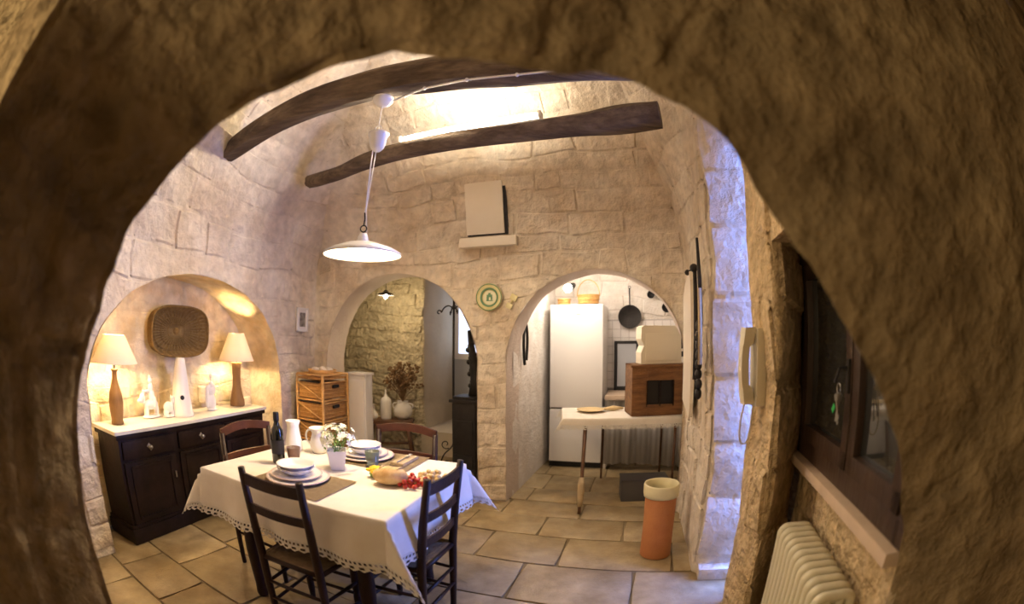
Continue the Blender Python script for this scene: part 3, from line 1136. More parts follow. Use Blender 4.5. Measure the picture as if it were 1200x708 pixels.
def table_lamp(loc, label, base, br, light, shade_r0, shade_r1, sh, z_sh):
    t = thing('table_lamp', label, 'lamp', loc, 0, 'table lamps on the sideboard')
    bm = B()
    lathe(bm, base, n=24)
    obj('base', bm, 'lampwood', t, True)
    bm = B()
    lathe(bm, [(0.010, base[-1][1] - 0.005), (0.010, z_sh + 0.03), (0, z_sh + 0.03)], n=12)
    sphere(bm, (0, 0, z_sh + 0.0), 0.010, 8, 6)
    obj('stem', bm, 'iron', t, True)
    bm = B()
    sphere(bm, (0, 0, z_sh + 0.07), (0.026, 0.026, 0.035), 14, 10)
    obj('bulb', bm, 'bulb', t, True)
    bm = B()
    lathe(bm, [(shade_r1, z_sh), (shade_r0, z_sh + sh)], n=36)
    obj('shade', bm, 'shade', t, True)
    bm = B()
    for a in range(3):
        an = a * 2 * PI / 3
        tube(bm, [(0.01 * math.cos(an), 0.01 * math.sin(an), z_sh + sh - 0.03), (shade_r0 * math.cos(an), shade_r0 * math.sin(an), z_sh + sh - 0.01)], 0.002, 5)
    tube(bm, [(0, 0, z_sh + 0.03), (0, 0, z_sh + sh - 0.03)], 0.003, 5)
    obj('shade_ring', bm, 'metal', t)
    lamp('table_lamp_light', 'POINT', (loc[0], loc[1], loc[2] + z_sh + 0.07), light, (1.0, 0.69, 0.33), 0.03)
    return t


table_lamp((-2.63, 2.12, ST), 'lamp with a bottle shaped wooden base at the left end of the sideboard',
           [(0, 0), (0.050, 0.0), (0.052, 0.012), (0.047, 0.03), (0.056, 0.09), (0.060, 0.15), (0.052, 0.21), (0.032, 0.27), (0.022, 0.31), (0.020, 0.355), (0.030, 0.365), (0.030, 0.375), (0, 0.375)], 0, 75, 0.088, 0.19, 0.185, 0.415)
table_lamp((-2.43, 3.50, ST), 'lamp with a slim waisted wooden base at the right end of the sideboard',
           [(0, 0), (0.068, 0.0), (0.072, 0.012), (0.070, 0.05), (0.055, 0.11), (0.042, 0.18), (0.038, 0.26), (0.042, 0.34), (0.050, 0.385), (0, 0.39)], 0, 75, 0.075, 0.17, 0.24, 0.405)

# white ornaments
t = thing('ceramic_house', 'tall white tapering ceramic lantern with a round black hole, mid sideboard', 'ornament', (-2.50, 2.76, ST), 0)
bm = B()
lathe(bm, [(0, 0), (0.100, 0), (0.100, 0.02), (0.090, 0.05), (0.052, 0.36), (0.042, 0.42), (0.036, 0.445), (0, 0.445)], n=32)
obj('body', bm, 'whiteceram', t, True)
bm = B()
an = math.radians(-42)
dv = Vector((math.cos(an), math.sin(an), 0))
tube(bm, [dv * 0.074 + Vector((0, 0, 0.15)), dv * 0.082 + Vector((0, 0, 0.15))], 0.018, 16)
obj('hole', bm, 'black', t)


def blob(parts, m, name, parent, sub=2):
    bm = B()
    for c, s in parts:
        sphere(bm, c, s, 12, 8)
    o = obj(name, bm, m, parent, True)
    r = o.modifiers.new('remesh', 'REMESH')
    r.mode = 'VOXEL'
    r.voxel_size = 0.006
    r.use_smooth_shade = True
    return o


t = thing('ceramic_figurine', 'white ceramic donkey rider figurine beside the left lamp', 'figurine', (-2.61, 2.49, ST + 0.002), LW)
blob([((0, 0, 0.10), (0.075, 0.035, 0.04)), ((-0.05, 0, 0.05), (0.018, 0.028, 0.06)), ((0.055, 0, 0.05), (0.018, 0.028, 0.06)), ((-0.085, 0, 0.15), (0.026, 0.022, 0.04)),
      ((-0.105, 0, 0.135), (0.03, 0.018, 0.018)), ((-0.075, 0, 0.19), (0.01, 0.02, 0.025)), ((0, 0, 0.01), (0.10, 0.045, 0.012))], 'whiteceram', 'animal', t)
blob([((0.01, 0, 0.165), (0.03, 0.028, 0.05)), ((0.005, 0, 0.225), (0.022, 0.022, 0.04)), ((0.003, 0, 0.275), (0.019, 0.019, 0.022)), ((0.0, 0, 0.30), (0.012, 0.012, 0.018)),
      ((-0.03, 0.0, 0.20), (0.03, 0.012, 0.012)), ((0.02, -0.035, 0.12), (0.014, 0.014, 0.045)), ((0.02, 0.035, 0.12), (0.014, 0.014, 0.045))], 'whiteceram', 'rider', t)
t = thing('ceramic_figurine', 'low white ceramic crouching lamb figurine left of the tall lantern', 'figurine', (-2.535, 2.625, ST + 0.002), LW)
blob([((0, 0, 0.075), (0.05, 0.032, 0.042)), ((-0.03, 0, 0.03), (0.02, 0.028, 0.032)), ((0.035, 0, 0.03), (0.02, 0.028, 0.032)), ((0.055, 0, 0.125), (0.024, 0.02, 0.028)), ((0.075, 0, 0.118), (0.018, 0.013, 0.013)),
      ((0.045, 0.015, 0.15), (0.008, 0.006, 0.018)), ((0.045, -0.015, 0.15), (0.008, 0.006, 0.018)), ((0, 0, 0.008), (0.065, 0.04, 0.010))], 'whiteceram', 'body', t)
t = thing('ceramic_figurine', 'slender white ceramic standing lady figurine right of the tall lantern', 'figurine', (-2.46, 3.13, ST), LW)
blob([((0, 0, 0.07), (0.045, 0.038, 0.075)), ((0, 0, 0.16), (0.028, 0.024, 0.06)), ((0, 0, 0.215), (0.030, 0.022, 0.03)), ((0, 0, 0.26), (0.012, 0.012, 0.02)), ((0, 0, 0.29), (0.019, 0.019, 0.024)),
      ((0.03, -0.01, 0.18), (0.012, 0.012, 0.045)), ((-0.035, -0.005, 0.19), (0.018, 0.012, 0.03)), ((-0.055, 0.0, 0.12), (0.018, 0.018, 0.10)), ((0, 0, 0.01), (0.055, 0.045, 0.012))], 'whiteceram', 'body', t)

# wicker tray hung on the back of the niche
c_, n_ = main.at(2.22)
p = c_ - n_ * 0.40 + Vector((0, 0, 1.43))
t = thing('wicker_tray', 'brown rounded square wicker tray hung on the niche wall above the ornaments', 'tray', p, wall_rz(n_))


def sq(a, rx, rz_, e=0.55):
    c, s_ = math.cos(a), math.sin(a)
    return (math.copysign(abs(c) ** e, c) * rx, math.copysign(abs(s_) ** e, s_) * rz_)


bm = B()
NS = 48
rows = []
for f, y in ((0.0, 0.02), (0.5, 0.02), (0.80, 0.018), (0.93, -0.01), (1.0, -0.065), (1.03, -0.065), (0.97, 0.03)):
    row = []
    for k in range(NS):
        x, z = sq(2 * PI * k / NS, 0.33 * f, 0.195 * f, 0.62)
        row.append(bm.verts.new((x, y, z)))
    rows.append(row)
for a, b in zip(rows, rows[1:]):
    for k in range(NS):
        bm.faces.new((a[k], a[(k + 1) % NS], b[(k + 1) % NS], b[k]))
obj('basket_base', bm, 'wicker', t, True)
for k in range(40):
    a = 2 * PI * (k + 0.5) / 40
    bm = B()
    kk = (abs(math.cos(a)) ** 3.2 + abs(math.sin(a)) ** 3.2) ** (-1 / 3.2)
    x, z = 0.31 * kk * math.cos(a), 0.182 * kk * math.sin(a)
    x2, z2 = 0.335 * kk * math.cos(a), 0.198 * kk * math.sin(a)
    tube(bm, [(x * 0.12, 0.012, z * 0.12), (x * 0.93, 0.010, z * 0.93), (x2, -0.06, z2)], 0.0045, 5)
    obj('spoke', bm, 'spoke', t, True)
bm = B()
pts = [Vector((sq(2 * PI * k / 60, 0.336, 0.2, 0.62)[0], -0.066, sq(2 * PI * k / 60, 0.336, 0.2, 0.62)[1])) for k in range(61)]
tube(bm, pts, 0.010, 8, False)
obj('rim', bm, 'wicker', t, True)
bm = B()
for f in (0.3, 0.55, 0.78):
    tube(bm, [Vector((sq(2 * PI * k / 48, 0.33 * f, 0.195 * f, 0.7)[0], 0.010, sq(2 * PI * k / 48, 0.33 * f, 0.195 * f, 0.7)[1])) for k in range(49)], 0.005, 5, False)
sphere(bm, (0, 0.008, 0), (0.035, 0.012, 0.03), 12, 8)
obj('weave_ring', bm, 'wicker', t, True)

# ------------------------------------------------------------------ dining table with cloth
TZ = 0.745
TR = math.radians(-13.6)
TC = Vector((-0.915, 2.165, 0))
HA, HB = 0.565, 0.455
t = thing('dining_table', 'dark wooden dining table under the cream tablecloth', 'table', TC, TR)
bm = B()
box(bm, (0, 0, TZ - 0.015), (2 * HA - 0.01, 2 * HB - 0.01, 0.03), None, 0.004)
obj('tabletop', bm, 'chairwood', t, 'auto')
bm = B()
for y in (-HB + 0.09, HB - 0.09):
    box(bm, (0, y, TZ - 0.08), (2 * HA - 0.2, 0.024, 0.10))
for x in (-HA + 0.09, HA - 0.09):
    box(bm, (x, 0, TZ - 0.08), (0.024, 2 * HB - 0.2, 0.10))
obj('apron', bm, 'chairwood', t)
for sx in (-1, 1):
    for sy in (-1, 1):
        bm = B()
        x, y = sx * (HA - 0.20), sy * (HB - 0.12)
        box(bm, (x, y, 0.60), (0.08, 0.08, 0.23), None, 0.004)
        lathe(bm, [(0.030, 0.0), (0.034, 0.02), (0.030, 0.08), (0.040, 0.30), (0.038, 0.40), (0.026, 0.43), (0.040, 0.46), (0.038, 0.49)], (x, y, 0), 16)
        obj('leg', bm, 'chairwood', t, 'auto')


def cloth_map(a, b, ha, hb, top, phase=0.0, flare=0.10, wav=0.016):
    ca, cb = max(-ha, min(ha, a)), max(-hb, min(hb, b))
    da, db = a - ca, b - cb
    if abs(da) < 1e-6 and abs(db) < 1e-6:
        return Vector((a, b, top + noise.noise(Vector((a * 4, b * 4, 2))) * 0.0016))
    d = math.hypot(da, db)
    f = math.atan2(abs(db), abs(da))        # 0 .. 90 deg inside a corner
    k = math.sin(2 * f)
    r = flare * d * (1 - k) + 0.30 * d * k
    x = ca + (da / d) * r
    y = cb + (db / d) * r
    if k < 0.02:
        along = b if abs(da) > abs(db) else a
        q = math.sin(along * 19 + phase) * wav * min(1, d / 0.2) + wav * 0.6 * min(1, d / 0.2)
        x += (da / d) * q
        y += (db / d) * q
    drop = math.sqrt(max(d * d - r * r, 0)) * (1 - 0.0 * k)
    x += math.copysign(0.30 * d * k * k, da)
    drop *= 1 - 0.05 * k
    lead = 0.006
    return Vector((x + math.copysign(lead, da) * (abs(da) > 1e-6), y + math.copysign(lead, db) * (abs(db) > 1e-6), top - drop))


def lin_(a, b, n):
    return [a + (b - a) * i / n for i in range(n + 1)]


def cloth_sheet(ha, hb, o, top, step=0.03, lace=0.055, phase=0.0):
    def axis(h_, e):
        k = max(3, int(e / step))
        return [-h_ - e + (e - 0.004) * i / k for i in range(k + 1)] + [-h_] + lin_(-h_ + 0.004, h_ - 0.004, int(2 * h_ / step)) + [h_] + [h_ + 0.004 + (e - 0.004) * i / k for i in range(k + 1)]
    bm = B()
    A, Bx = axis(ha, o - lace), axis(hb, o - lace)
    g = [[bm.verts.new(cloth_map(a, b, ha, hb, top, phase)) for b in Bx] for a in A]
    for i in range(len(A) - 1):
        for j in range(len(Bx) - 1):
            bm.faces.new((g[i][j], g[i + 1][j], g[i + 1][j + 1], g[i][j + 1]))
    return bm


def lace_band(ha, hb, o, top, lace=0.055, phase=0.0, cell=0.011, trim=()):
    bm = B()
    L0 = [(ha + o - lace, hb + o - lace), (ha + o, hb + o)]
    NR = 5
    for side in range(4):
        if side in trim:
            continue
        ln = (2 * (ha + o), 2 * (hb + o))[side % 2]
        n = int(ln / cell / 4) * 4
        rows = []
        for r in range(NR + 1):
            f = r / NR
            ea, eb = ha + o - lace + lace * f, hb + o - lace + lace * f
            row = []
            for k in range(n + 1):
                q = k / n * 2 - 1
                sc = 0
                if r == NR:
                    sc = (abs((k % 4) - 2) / 2) * -0.010
                if side == 0:
                    a, b = q * ea, -(eb + sc)
                elif side == 1:
                    a, b = (ea + sc), q * eb
                elif side == 2:
                    a, b = -q * ea, (eb + sc)
                else:
                    a, b = -(ea + sc), -q * eb
                row.append(bm.verts.new(cloth_map(a, b, ha, hb, top, phase)))
            rows.append(row)
        for r in range(NR):
            for k in range(n):
                if (r == 1 and k % 2 == 0) or (r == 3 and k % 4 in (1, 2)):
                    continue
                bm.faces.new((rows[r][k], rows[r][k + 1], rows[r + 1][k + 1], rows[r + 1][k]))
    return bm


TT = TZ + 0.006
t = thing('tablecloth', 'cream tablecloth with a lace hem draped over the dining table', 'tablecloth', TC, TR)
o = obj('cloth', cloth_sheet(HA, HB, 0.245, TT), 'cloth', t, True)
o = obj('lace_hem', lace_band(HA, HB, 0.245, TT), 'lace', t, True)

# ------------------------------------------------------------------ chairs


def ladder_chair(label, loc, rz, slats=3):
    t = thing('dining_chair', label, 'chair', loc, rz, 'dining chairs around the table')
    W, D = 0.335, 0.34                 # back posts apart, seat depth; local +y faces the table
    for sx in (-1, 1):
        bm = B()
        pts = [(sx * W / 2, -0.165, 0.0), (sx * W / 2, -0.175, 0.25), (sx * W / 2, -0.18, 0.45), (sx * W / 2, -0.20, 0.66), (sx * W / 2, -0.232, 0.885)]
        tube(bm, pts, [0.015, 0.019, 0.021, 0.019, 0.016], 10)
        obj('back_post', bm, 'chairwood', t, True)
        bm = B()
        lathe(bm, [(0, 0), (0.014, 0.0), (0.019, 0.08), (0.021, 0.20), (0.015, 0.225), (0.022, 0.25), (0.021, 0.42), (0.017, 0.455), (0, 0.457)], (sx * 0.195, D / 2, 0), 12)
        obj('leg', bm, 'chairwood', t, True)
    for z, y, hh in ((0.835, -0.226, 0.052), (0.70, -0.207, 0.040), (0.575, -0.192, 0.040))[:slats]:
        bm = B()
        n = 10
        rows = []
        for i in range(n + 1):
            f = i / n
            x = (f - 0.5) * (W - 0.01)
            yy = y - 0.016 * math.sin(PI * f)
            h2 = hh / 2
            rows.append([bm.verts.new((x, yy - 0.006, z - h2)), bm.verts.new((x, yy + 0.006, z - h2)), bm.verts.new((x, yy + 0.006, z + h2)), bm.verts.new((x, yy - 0.006, z + h2))])
        for a, b in zip(rows, rows[1:]):
            for k in range(4):
                bm.faces.new((a[k], a[(k + 1) % 4], b[(k + 1) % 4], b[k]))
        bm.faces.new(rows[0])
        bm.faces.new(rows[-1])
        obj('back_slat', bm, 'chairwood', t, 'auto')
    bm = B()
    fr = [(-W / 2, -0.18), (W / 2, -0.18), (0.195, D / 2), (-0.195, D / 2)]
    for a, b in zip(fr, fr[1:] + fr[:1]):
        tube(bm, [(a[0], a[1], 0.437), (b[0], b[1], 0.437)], 0.013, 8)
    obj('seat_frame', bm, 'chairwood', t, True)
    for q in range(4):       # the four rush triangles of the seat
        a, b = fr[q], fr[(q + 1) % 4]
        bm = B()
        K = 9
        for k in range(K):
            f0, f1 = k / K, (k + 0.86) / K
            for (f, zz) in ():
                pass
            pa0, pb0 = Vector((*a, 0)).lerp(Vector((0, -0.005, 0)), f0), Vector((*b, 0)).lerp(Vector((0, -0.005, 0)), f0)
            pa1, pb1 = Vector((*a, 0)).lerp(Vector((0, -0.005, 0)), f1), Vector((*b, 0)).lerp(Vector((0, -0.005, 0)), f1)
            z = 0.449 - 0.004 * f0
            vs = [bm.verts.new((p.x, p.y, zz)) for p, zz in ((pa0, z), (pb0, z), (pb1, z), (pa1, z))]
            vs2 = [bm.verts.new((p.x, p.y, zz)) for p, zz in ((pa0, z - 0.014), (pb0, z - 0.014), (pb1, z - 0.014), (pa1, z - 0.014))]
            bm.faces.new(vs)
            bm.faces.new(vs2)
            for e in range(4):
                bm.faces.new((vs[e], vs[(e + 1) % 4], vs2[(e + 1) % 4], vs2[e]))
        obj('rush_panel', bm, 'rush', t)
    for a, b, zs in ((0, 1, (0.20, 0.30)), (1, 2, (0.17, 0.29)), (2, 3, (0.14, 0.24)), (3, 0, (0.17, 0.29))):
        for z in zs:
            bm = B()
            pa, pb = fr[a], fr[b]
            tube(bm, [(pa[0], pa[1], z), ((pa[0] + pb[0]) / 2, (pa[1] + pb[1]) / 2, z), (pb[0], pb[1], z)], [0.008, 0.010, 0.008], 8)
            obj('stretcher', bm, 'chairwood', t, True)
    return t


def rest(px, py, rz, off=0.215):
    # the chair whose back-post tops are centred on (px, py)
    return (px - math.sin(rz) * off * -1 * -1 * -1 if False else px - (-math.sin(rz)) * -off, py - math.cos(rz) * -off, 0)


def place(px, py, rz, off=0.228):
    f = Vector((-math.sin(rz), math.cos(rz)))          # facing direction (+y local)
    return (px + f.x * off, py + f.y * off, 0)


r1 = math.radians(-13)
ladder_chair('ladder back chair at the front of the table, its back towards the camera', place(-0.962, 1.575, r1), r1, 2)
r2 = math.radians(73)
ladder_chair('ladder back chair at the right end of the table, beside the hanging cloth corner', place(-0.285, 1.90, r2), r2)


def bow_chair(label, loc, rz, topz=0.87, W=0.40):
    t = thing('dining_chair', label, 'chair', loc, rz, 'dining chairs around the table')
    for sx in (-1, 1):
        bm = B()
        tube(bm, [(sx * W / 2 * 0.95, -0.19, 0.0), (sx * W / 2 * 0.97, -0.185, 0.45), (sx * W / 2, -0.215, topz - 0.015)], [0.015, 0.02, 0.017], 10)
        obj('back_post', bm, 'chairwood', t, True)
        bm = B()
        tube(bm, [(sx * 0.185, 0.19, 0.0), (sx * 0.18, 0.18, 0.45)], [0.014, 0.019], 10)
        obj('leg', bm, 'chairwood', t, True)
    for z, hh, arc in ((topz - 0.015, 0.05, 0.025), (topz - 0.16, 0.035, 0.0)):
        bm = B()
        n = 14
        rows = []
        for i in range(n + 1):
            f = i / n
            x = (f - 0.5) * (W + 0.02)
            yy = -0.215 - 0.03 * math.sin(PI * f) + (0.02 if arc == 0 else 0)
            zz = z + arc * math.sin(PI * f)
            rows.append([bm.verts.new((x, yy - 0.009, zz - hh / 2)), bm.verts.new((x, yy + 0.009, zz - hh / 2)), bm.verts.new((x, yy + 0.009, zz + hh / 2)), bm.verts.new((x, yy - 0.009, zz + hh / 2))])
        for a, b in zip(rows, rows[1:]):
            for k in range(4):
                bm.faces.new((a[k], a[(k + 1) % 4], b[(k + 1) % 4], b[k]))
        bm.faces.new(rows[0])
        bm.faces.new(rows[-1])
        obj('top_rail' if arc else 'back_slat', bm, 'redwood', t, 'auto')
    bm = B()
    box(bm, (0, 0, 0.45), (0.40, 0.40, 0.03), None, 0.012)
    obj('seat', bm, 'chairwood', t, 'auto')
    for sx in (-1, 1):
        bm = B()
        tube(bm, [(sx * 0.185, -0.18, 0.22), (sx * 0.183, 0.185, 0.22)], 0.009, 8)
        obj('stretcher', bm, 'chairwood', t, True)
    return t


r3 = math.radians(-107)
bow_chair('reddish curved rail chair at the left end of the table, before the sideboard', place(-1.62, 2.41, r3, 0.215), r3)
r4 = math.radians(180 - 13)
bow_chair('reddish curved rail chair on the far side of the table', place(-0.66, 2.80, r4, 0.215), r4, 0.865)

# ------------------------------------------------------------------ things on the table
TS = TT + 0.003


def on(x, y, z=TS):
    return (x, y, z)


bm = B()
n1, n2 = 12, 10
g = [[bm.verts.new(((i / n1 - 0.5) * 0.45, (j / n2 - 0.5) * 0.33, 0.0025 + 0.0008 * ((i + j) % 2))) for j in range(n2 + 1)] for i in range(n1 + 1)]
for i in range(n1):
    for j in range(n2):
        bm.faces.new((g[i][j], g[i + 1][j], g[i + 1][j + 1], g[i][j + 1]))
bmesh.ops.solidify(bm, geom=bm.faces[:], thickness=0.002)
mat1 = obj('placemat', bm, 'burlap')
mat1.location = on(-0.985, 1.905)
mat1.rotation_euler = (0, 0, TR)
tag(mat1, 'sand coloured placemat under the front place setting', 'placemat', 'placemats')
m2 = mat1.copy()
COL.objects.link(m2)
m2.location = on(-0.72, 2.44)
m2['label'] = 'sand coloured placemat under the far place setting beside the green tumbler'


def plate(name, label, loc, r, h, m, grp, rimm=None, cat='plate'):
    t = thing(name, label, cat, loc, 0, grp)
    bm = B()
    lathe(bm, [(0, 0.0), (r * 0.55, 0.0), (r * 0.62, 0.004), (r * 0.97, h), (r, h + 0.001), (r, h + 0.004), (r * 0.96, h + 0.004), (r * 0.64, 0.010), (r * 0.55, 0.006), (0, 0.006)], n=48)
    obj('plate_body', bm, m, t, True)
    if rimm:
        bm = B()
        lathe(bm, [(r * 0.93, h * 0.9 + 0.0052), (r * 1.005, h + 0.005), (r * 1.012, h + 0.002), (r * 1.0, h - 0.0005)], n=48)
        obj('rim', bm, rimm, t, True)
    return t


def bowl(label, loc, r, h, grp):
    t = thing('soup_bowl', label, 'bowl', loc, 0, grp)
    bm = B()
    lathe(bm, [(0, 0), (r * 0.45, 0.0), (r * 0.5, 0.004), (r * 0.80, h * 0.55), (r * 0.86, h * 0.82), (r, h), (r, h + 0.003), (r * 0.93, h + 0.001), (r * 0.80, h * 0.8), (r * 0.72, h * 0.5), (r * 0.4, 0.008), (0, 0.007)], n=48)
    obj('bowl_body', bm, 'china', t, True)
    return t


c1 = (-1.015, 1.945)
plate('charger_plate', 'large pale rimmed charger plate of the front setting', on(*c1, TS + 0.0045), 0.160, 0.012, 'china', 'plates', 'china_rim')
plate('dinner_plate', 'white dinner plate on the front charger', on(c1[0] - 0.012, c1[1] + 0.006, TS + 0.016), 0.132, 0.014, 'china', 'plates', 'china_rim')
bowl('lower white soup bowl of the front setting', on(c1[0] - 0.012, c1[1] + 0.008, TS + 0.024), 0.098, 0.038, 'soup bowls')
bowl('upper white soup bowl of the front setting', on(c1[0] - 0.012, c1[1] + 0.008, TS + 0.040), 0.098, 0.038, 'soup bowls')
c2 = (-0.825, 2.475)
plate('charger_plate', 'large pale rimmed charger plate of the far setting', on(*c2, TS + 0.0045), 0.160, 0.012, 'china', 'plates', 'china_rim')
plate('dinner_plate', 'white dinner plate on the far charger', on(c2[0] - 0.010, c2[1] + 0.004, TS + 0.016), 0.135, 0.014, 'china', 'plates', 'china_rim')
bowl('lower white soup bowl of the far setting', on(c2[0] - 0.010, c2[1] + 0.004, TS + 0.024), 0.096, 0.038, 'soup bowls')
bowl('upper white soup bowl of the far setting', on(c2[0] - 0.010, c2[1] + 0.004, TS + 0.040), 0.096, 0.038, 'soup bowls')

t = thing('wine_bottle', 'dark wine bottle standing on the table before the white carafe', 'bottle', on(-1.243, 2.165))
bm = B()
lathe(bm, [(0, 0.003), (0.030, 0.0), (0.036, 0.004), (0.037, 0.02), (0.037, 0.165), (0.034, 0.185), (0.020, 0.208), (0.0145, 0.225), (0.0135, 0.262), (0.016, 0.264), (0.016, 0.272), (0, 0.272)], n=28)
obj('glass_body', bm, 'bottle', t, True)
bm = B()
lathe(bm, [(0.0165, 0.232), (0.0172, 0.275), (0.015, 0.281), (0, 0.281)], n=24)
obj('foil_cap', bm, 'black', t, True)
bm = B()
lathe(bm, [(0.0375, 0.055), (0.0376, 0.13)], n=28)
obj('label', bm, 'label', t, True)


def tumbler(label, loc, m, r0, r1, h, nm='tumbler'):
    bm = B()
    lathe(bm, [(0, 0), (r0, 0), (r0 * 1.04, 0.01), (r1, h), (r1 - 0.0025, h), (r0 * 0.98, 0.012), (0, 0.010)], n=28)
    o = obj(nm, bm, m, None, True)
    o.location = loc
    return tag(o, label, 'glass', 'drinking glasses')


tumbler('pinkish drinking glass between wine bottle and front bowls', on(-1.165, 2.205), 'pinkglass', 0.030, 0.040, 0.088)
tumbler('grey green drinking glass beside the far plates', on(-0.735, 2.30), 'greenglass', 0.030, 0.040, 0.088)
t = thing('white_carafe', 'tall white carafe right behind the wine bottle', 'carafe', on(-1.285, 2.445))
bm = B()
lathe(bm, [(0, 0), (0.050, 0), (0.054, 0.02), (0.050, 0.07), (0.038, 0.13), (0.036, 0.155), (0.046, 0.185), (0.044, 0.186), (0.033, 0.155), (0.034, 0.13), (0.045, 0.07), (0, 0.02)], n=28)
obj('body', bm, 'whiteceram', t, True)
t = thing('white_jug', 'white ceramic jug with a handle behind the flowers', 'jug', on(-1.13, 2.48))
bm = B()
lathe(bm, [(0, 0), (0.040, 0), (0.052, 0.03), (0.055, 0.06), (0.042, 0.105), (0.038, 0.12), (0.058, 0.150), (0.056, 0.151), (0.035, 0.12), (0.05, 0.06), (0, 0.02)], n=28)
obj('body', bm, 'whiteceram', t, True)
bm = B()
tube(bm, bez((-0.042, 0, 0.135), (-0.10, 0, 0.14), (-0.095, 0, 0.05), (-0.050, 0, 0.045)), 0.006, 8)
obj('handle', bm, 'whiteceram', t, True)

# flower pot
t = thing('flower_pot', 'square white washed pot of cream flowers in the middle of the table', 'plant', on(-0.90, 2.20), math.radians(20))
bm = B()
a0, a1, hh = 0.036, 0.052, 0.105
for z, a in ((0, a0),):
    pass
vs = []
for z, a in ((0, a0), (hh, a1), (hh, a1 - 0.006), (0.085, a1 - 0.01)):
    vs.append([bm.verts.new((sx * a, sy * a, z)) for sx, sy in ((-1, -1), (1, -1), (1, 1), (-1, 1))])
bm.faces.new(vs[0])
for a, b in zip(vs, vs[1:]):
    for k in range(4):
        bm.faces.new((a[k], a[(k + 1) % 4], b[(k + 1) % 4], b[k]))
bm.faces.new(vs[-1])
bmesh.ops.bevel(bm, geom=[e for e in bm.edges if abs(e.verts[0].co.z - e.verts[1].co.z) > 0.05], offset=0.005, segments=2, affect='EDGES')
obj('pot', bm, 'china', t, 'auto')
rr = random.Random(3)
for k in range(44):
    an, el = rr.uniform(0, 2 * PI), rr.uniform(0.15, 1.4)
    R_ = rr.uniform(0.085, 0.12)
    c = Vector((math.cos(an) * math.cos(el) * R_ * 1.05, math.sin(an) * math.cos(el) * R_ * 1.05, 0.13 + math.sin(el) * R_ * 0.95))
    bm = B()
    nrm = Vector((math.cos(an) * math.cos(el), math.sin(an) * math.cos(el), math.sin(el)))
    q = nrm.to_track_quat('Z', 'Y').to_matrix()
    for p_ in range(6):
        a = p_ * PI / 3
        pr = 0.021
        ctr = bm.verts.new(c)
        p1 = bm.verts.new(c + q @ Vector((math.cos(a - 0.45) * pr * 0.7, math.sin(a - 0.45) * pr * 0.7, 0.006)))
        p2 = bm.verts.new(c + q @ Vector((math.cos(a) * pr, math.sin(a) * pr, 0.003)))
        p3 = bm.verts.new(c + q @ Vector((math.cos(a + 0.45) * pr * 0.7, math.sin(a + 0.45) * pr * 0.7, 0.006)))
        bm.faces.new((ctr, p1, p2))
        bm.faces.new((ctr, p2, p3))
    obj('flower', bm, 'petal', t)
bm = B()
for k in range(150):
    an, el = rr.uniform(0, 2 * PI), rr.uniform(-0.3, 1.4)
    R_ = rr.uniform(0.03, 0.095)
    c = Vector((math.cos(an) * math.cos(el) * R_, math.sin(an) * math.cos(el) * R_, 0.125 + math.sin(el) * R_ * 0.9))
    q = Matrix.Rotation(rr.uniform(0, 6), 3, 'Z') @ Matrix.Rotation(rr.uniform(-1, 1), 3, 'X')
    L_ = rr.uniform(0.012, 0.024)
    vv = [bm.verts.new(c + q @ Vector(x)) for x in ((0, 0, 0), (L_ * 0.35, L_ * 0.5, 0.002), (0, L_, 0), (-L_ * 0.35, L_ * 0.5, 0.002))]
    bm.faces.new(vv)
obj('foliage', bm, 'leaf', t, kind='stuff')
bm = B()
for k in range(14):
    a = k * 0.45
    tube(bm, [(0, 0, 0.08), (0.05 * math.cos(a), 0.05 * math.sin(a), 0.15 + 0.02 * (k % 3))], 0.0015, 4)
obj('stems', bm, 'leaf', t)

# bread and fruit
t = thing('bread_loaf', 'oval crusty loaf of bread on the table', 'bread', on(-0.565, 2.035), TR + 0.2)
bm = B()
vs = sphere(bm, (0, 0, 0.042), (0.088, 0.058, 0.045), 28, 18)
for v_ in bm.verts:
    k = noise.noise(v_.co * 18) * 0.004
    v_.co += v_.co.normalized() * k
    v_.co.z = max(v_.co.z, 0.0)
obj('crust', bm, 'bread', t, True)
bm = B()
for x in (-0.035, 0.01, 0.05):
    tube(bm, [(x - 0.012, -0.022, 0.080), (x, 0, 0.0865), (x + 0.012, 0.022, 0.080)], [0.002, 0.005, 0.002], 6)
obj('crust_slash', bm, 'strawbread', t, True)
t = thing('yellow_flower', 'bright yellow flower lying behind the loaf of bread', 'flower', on(-0.665, 2.125))
bm = B()
for k in range(18):
    a = k * 2.4
    rr_ = 0.012 + 0.0016 * k
    sphere(bm, (math.cos(a) * rr_, math.sin(a) * rr_, 0.05 - 0.0009 * k), (0.013, 0.011, 0.009), 8, 6)
obj('petals', bm, 'yellow', t, True)
bm = B()
lathe(bm, [(0, 0), (0.026, 0.0), (0.033, 0.02), (0.022, 0.044), (0, 0.048)], n=16)
obj('calyx', bm, 'leaf', t, True)
rr = random.Random(5)


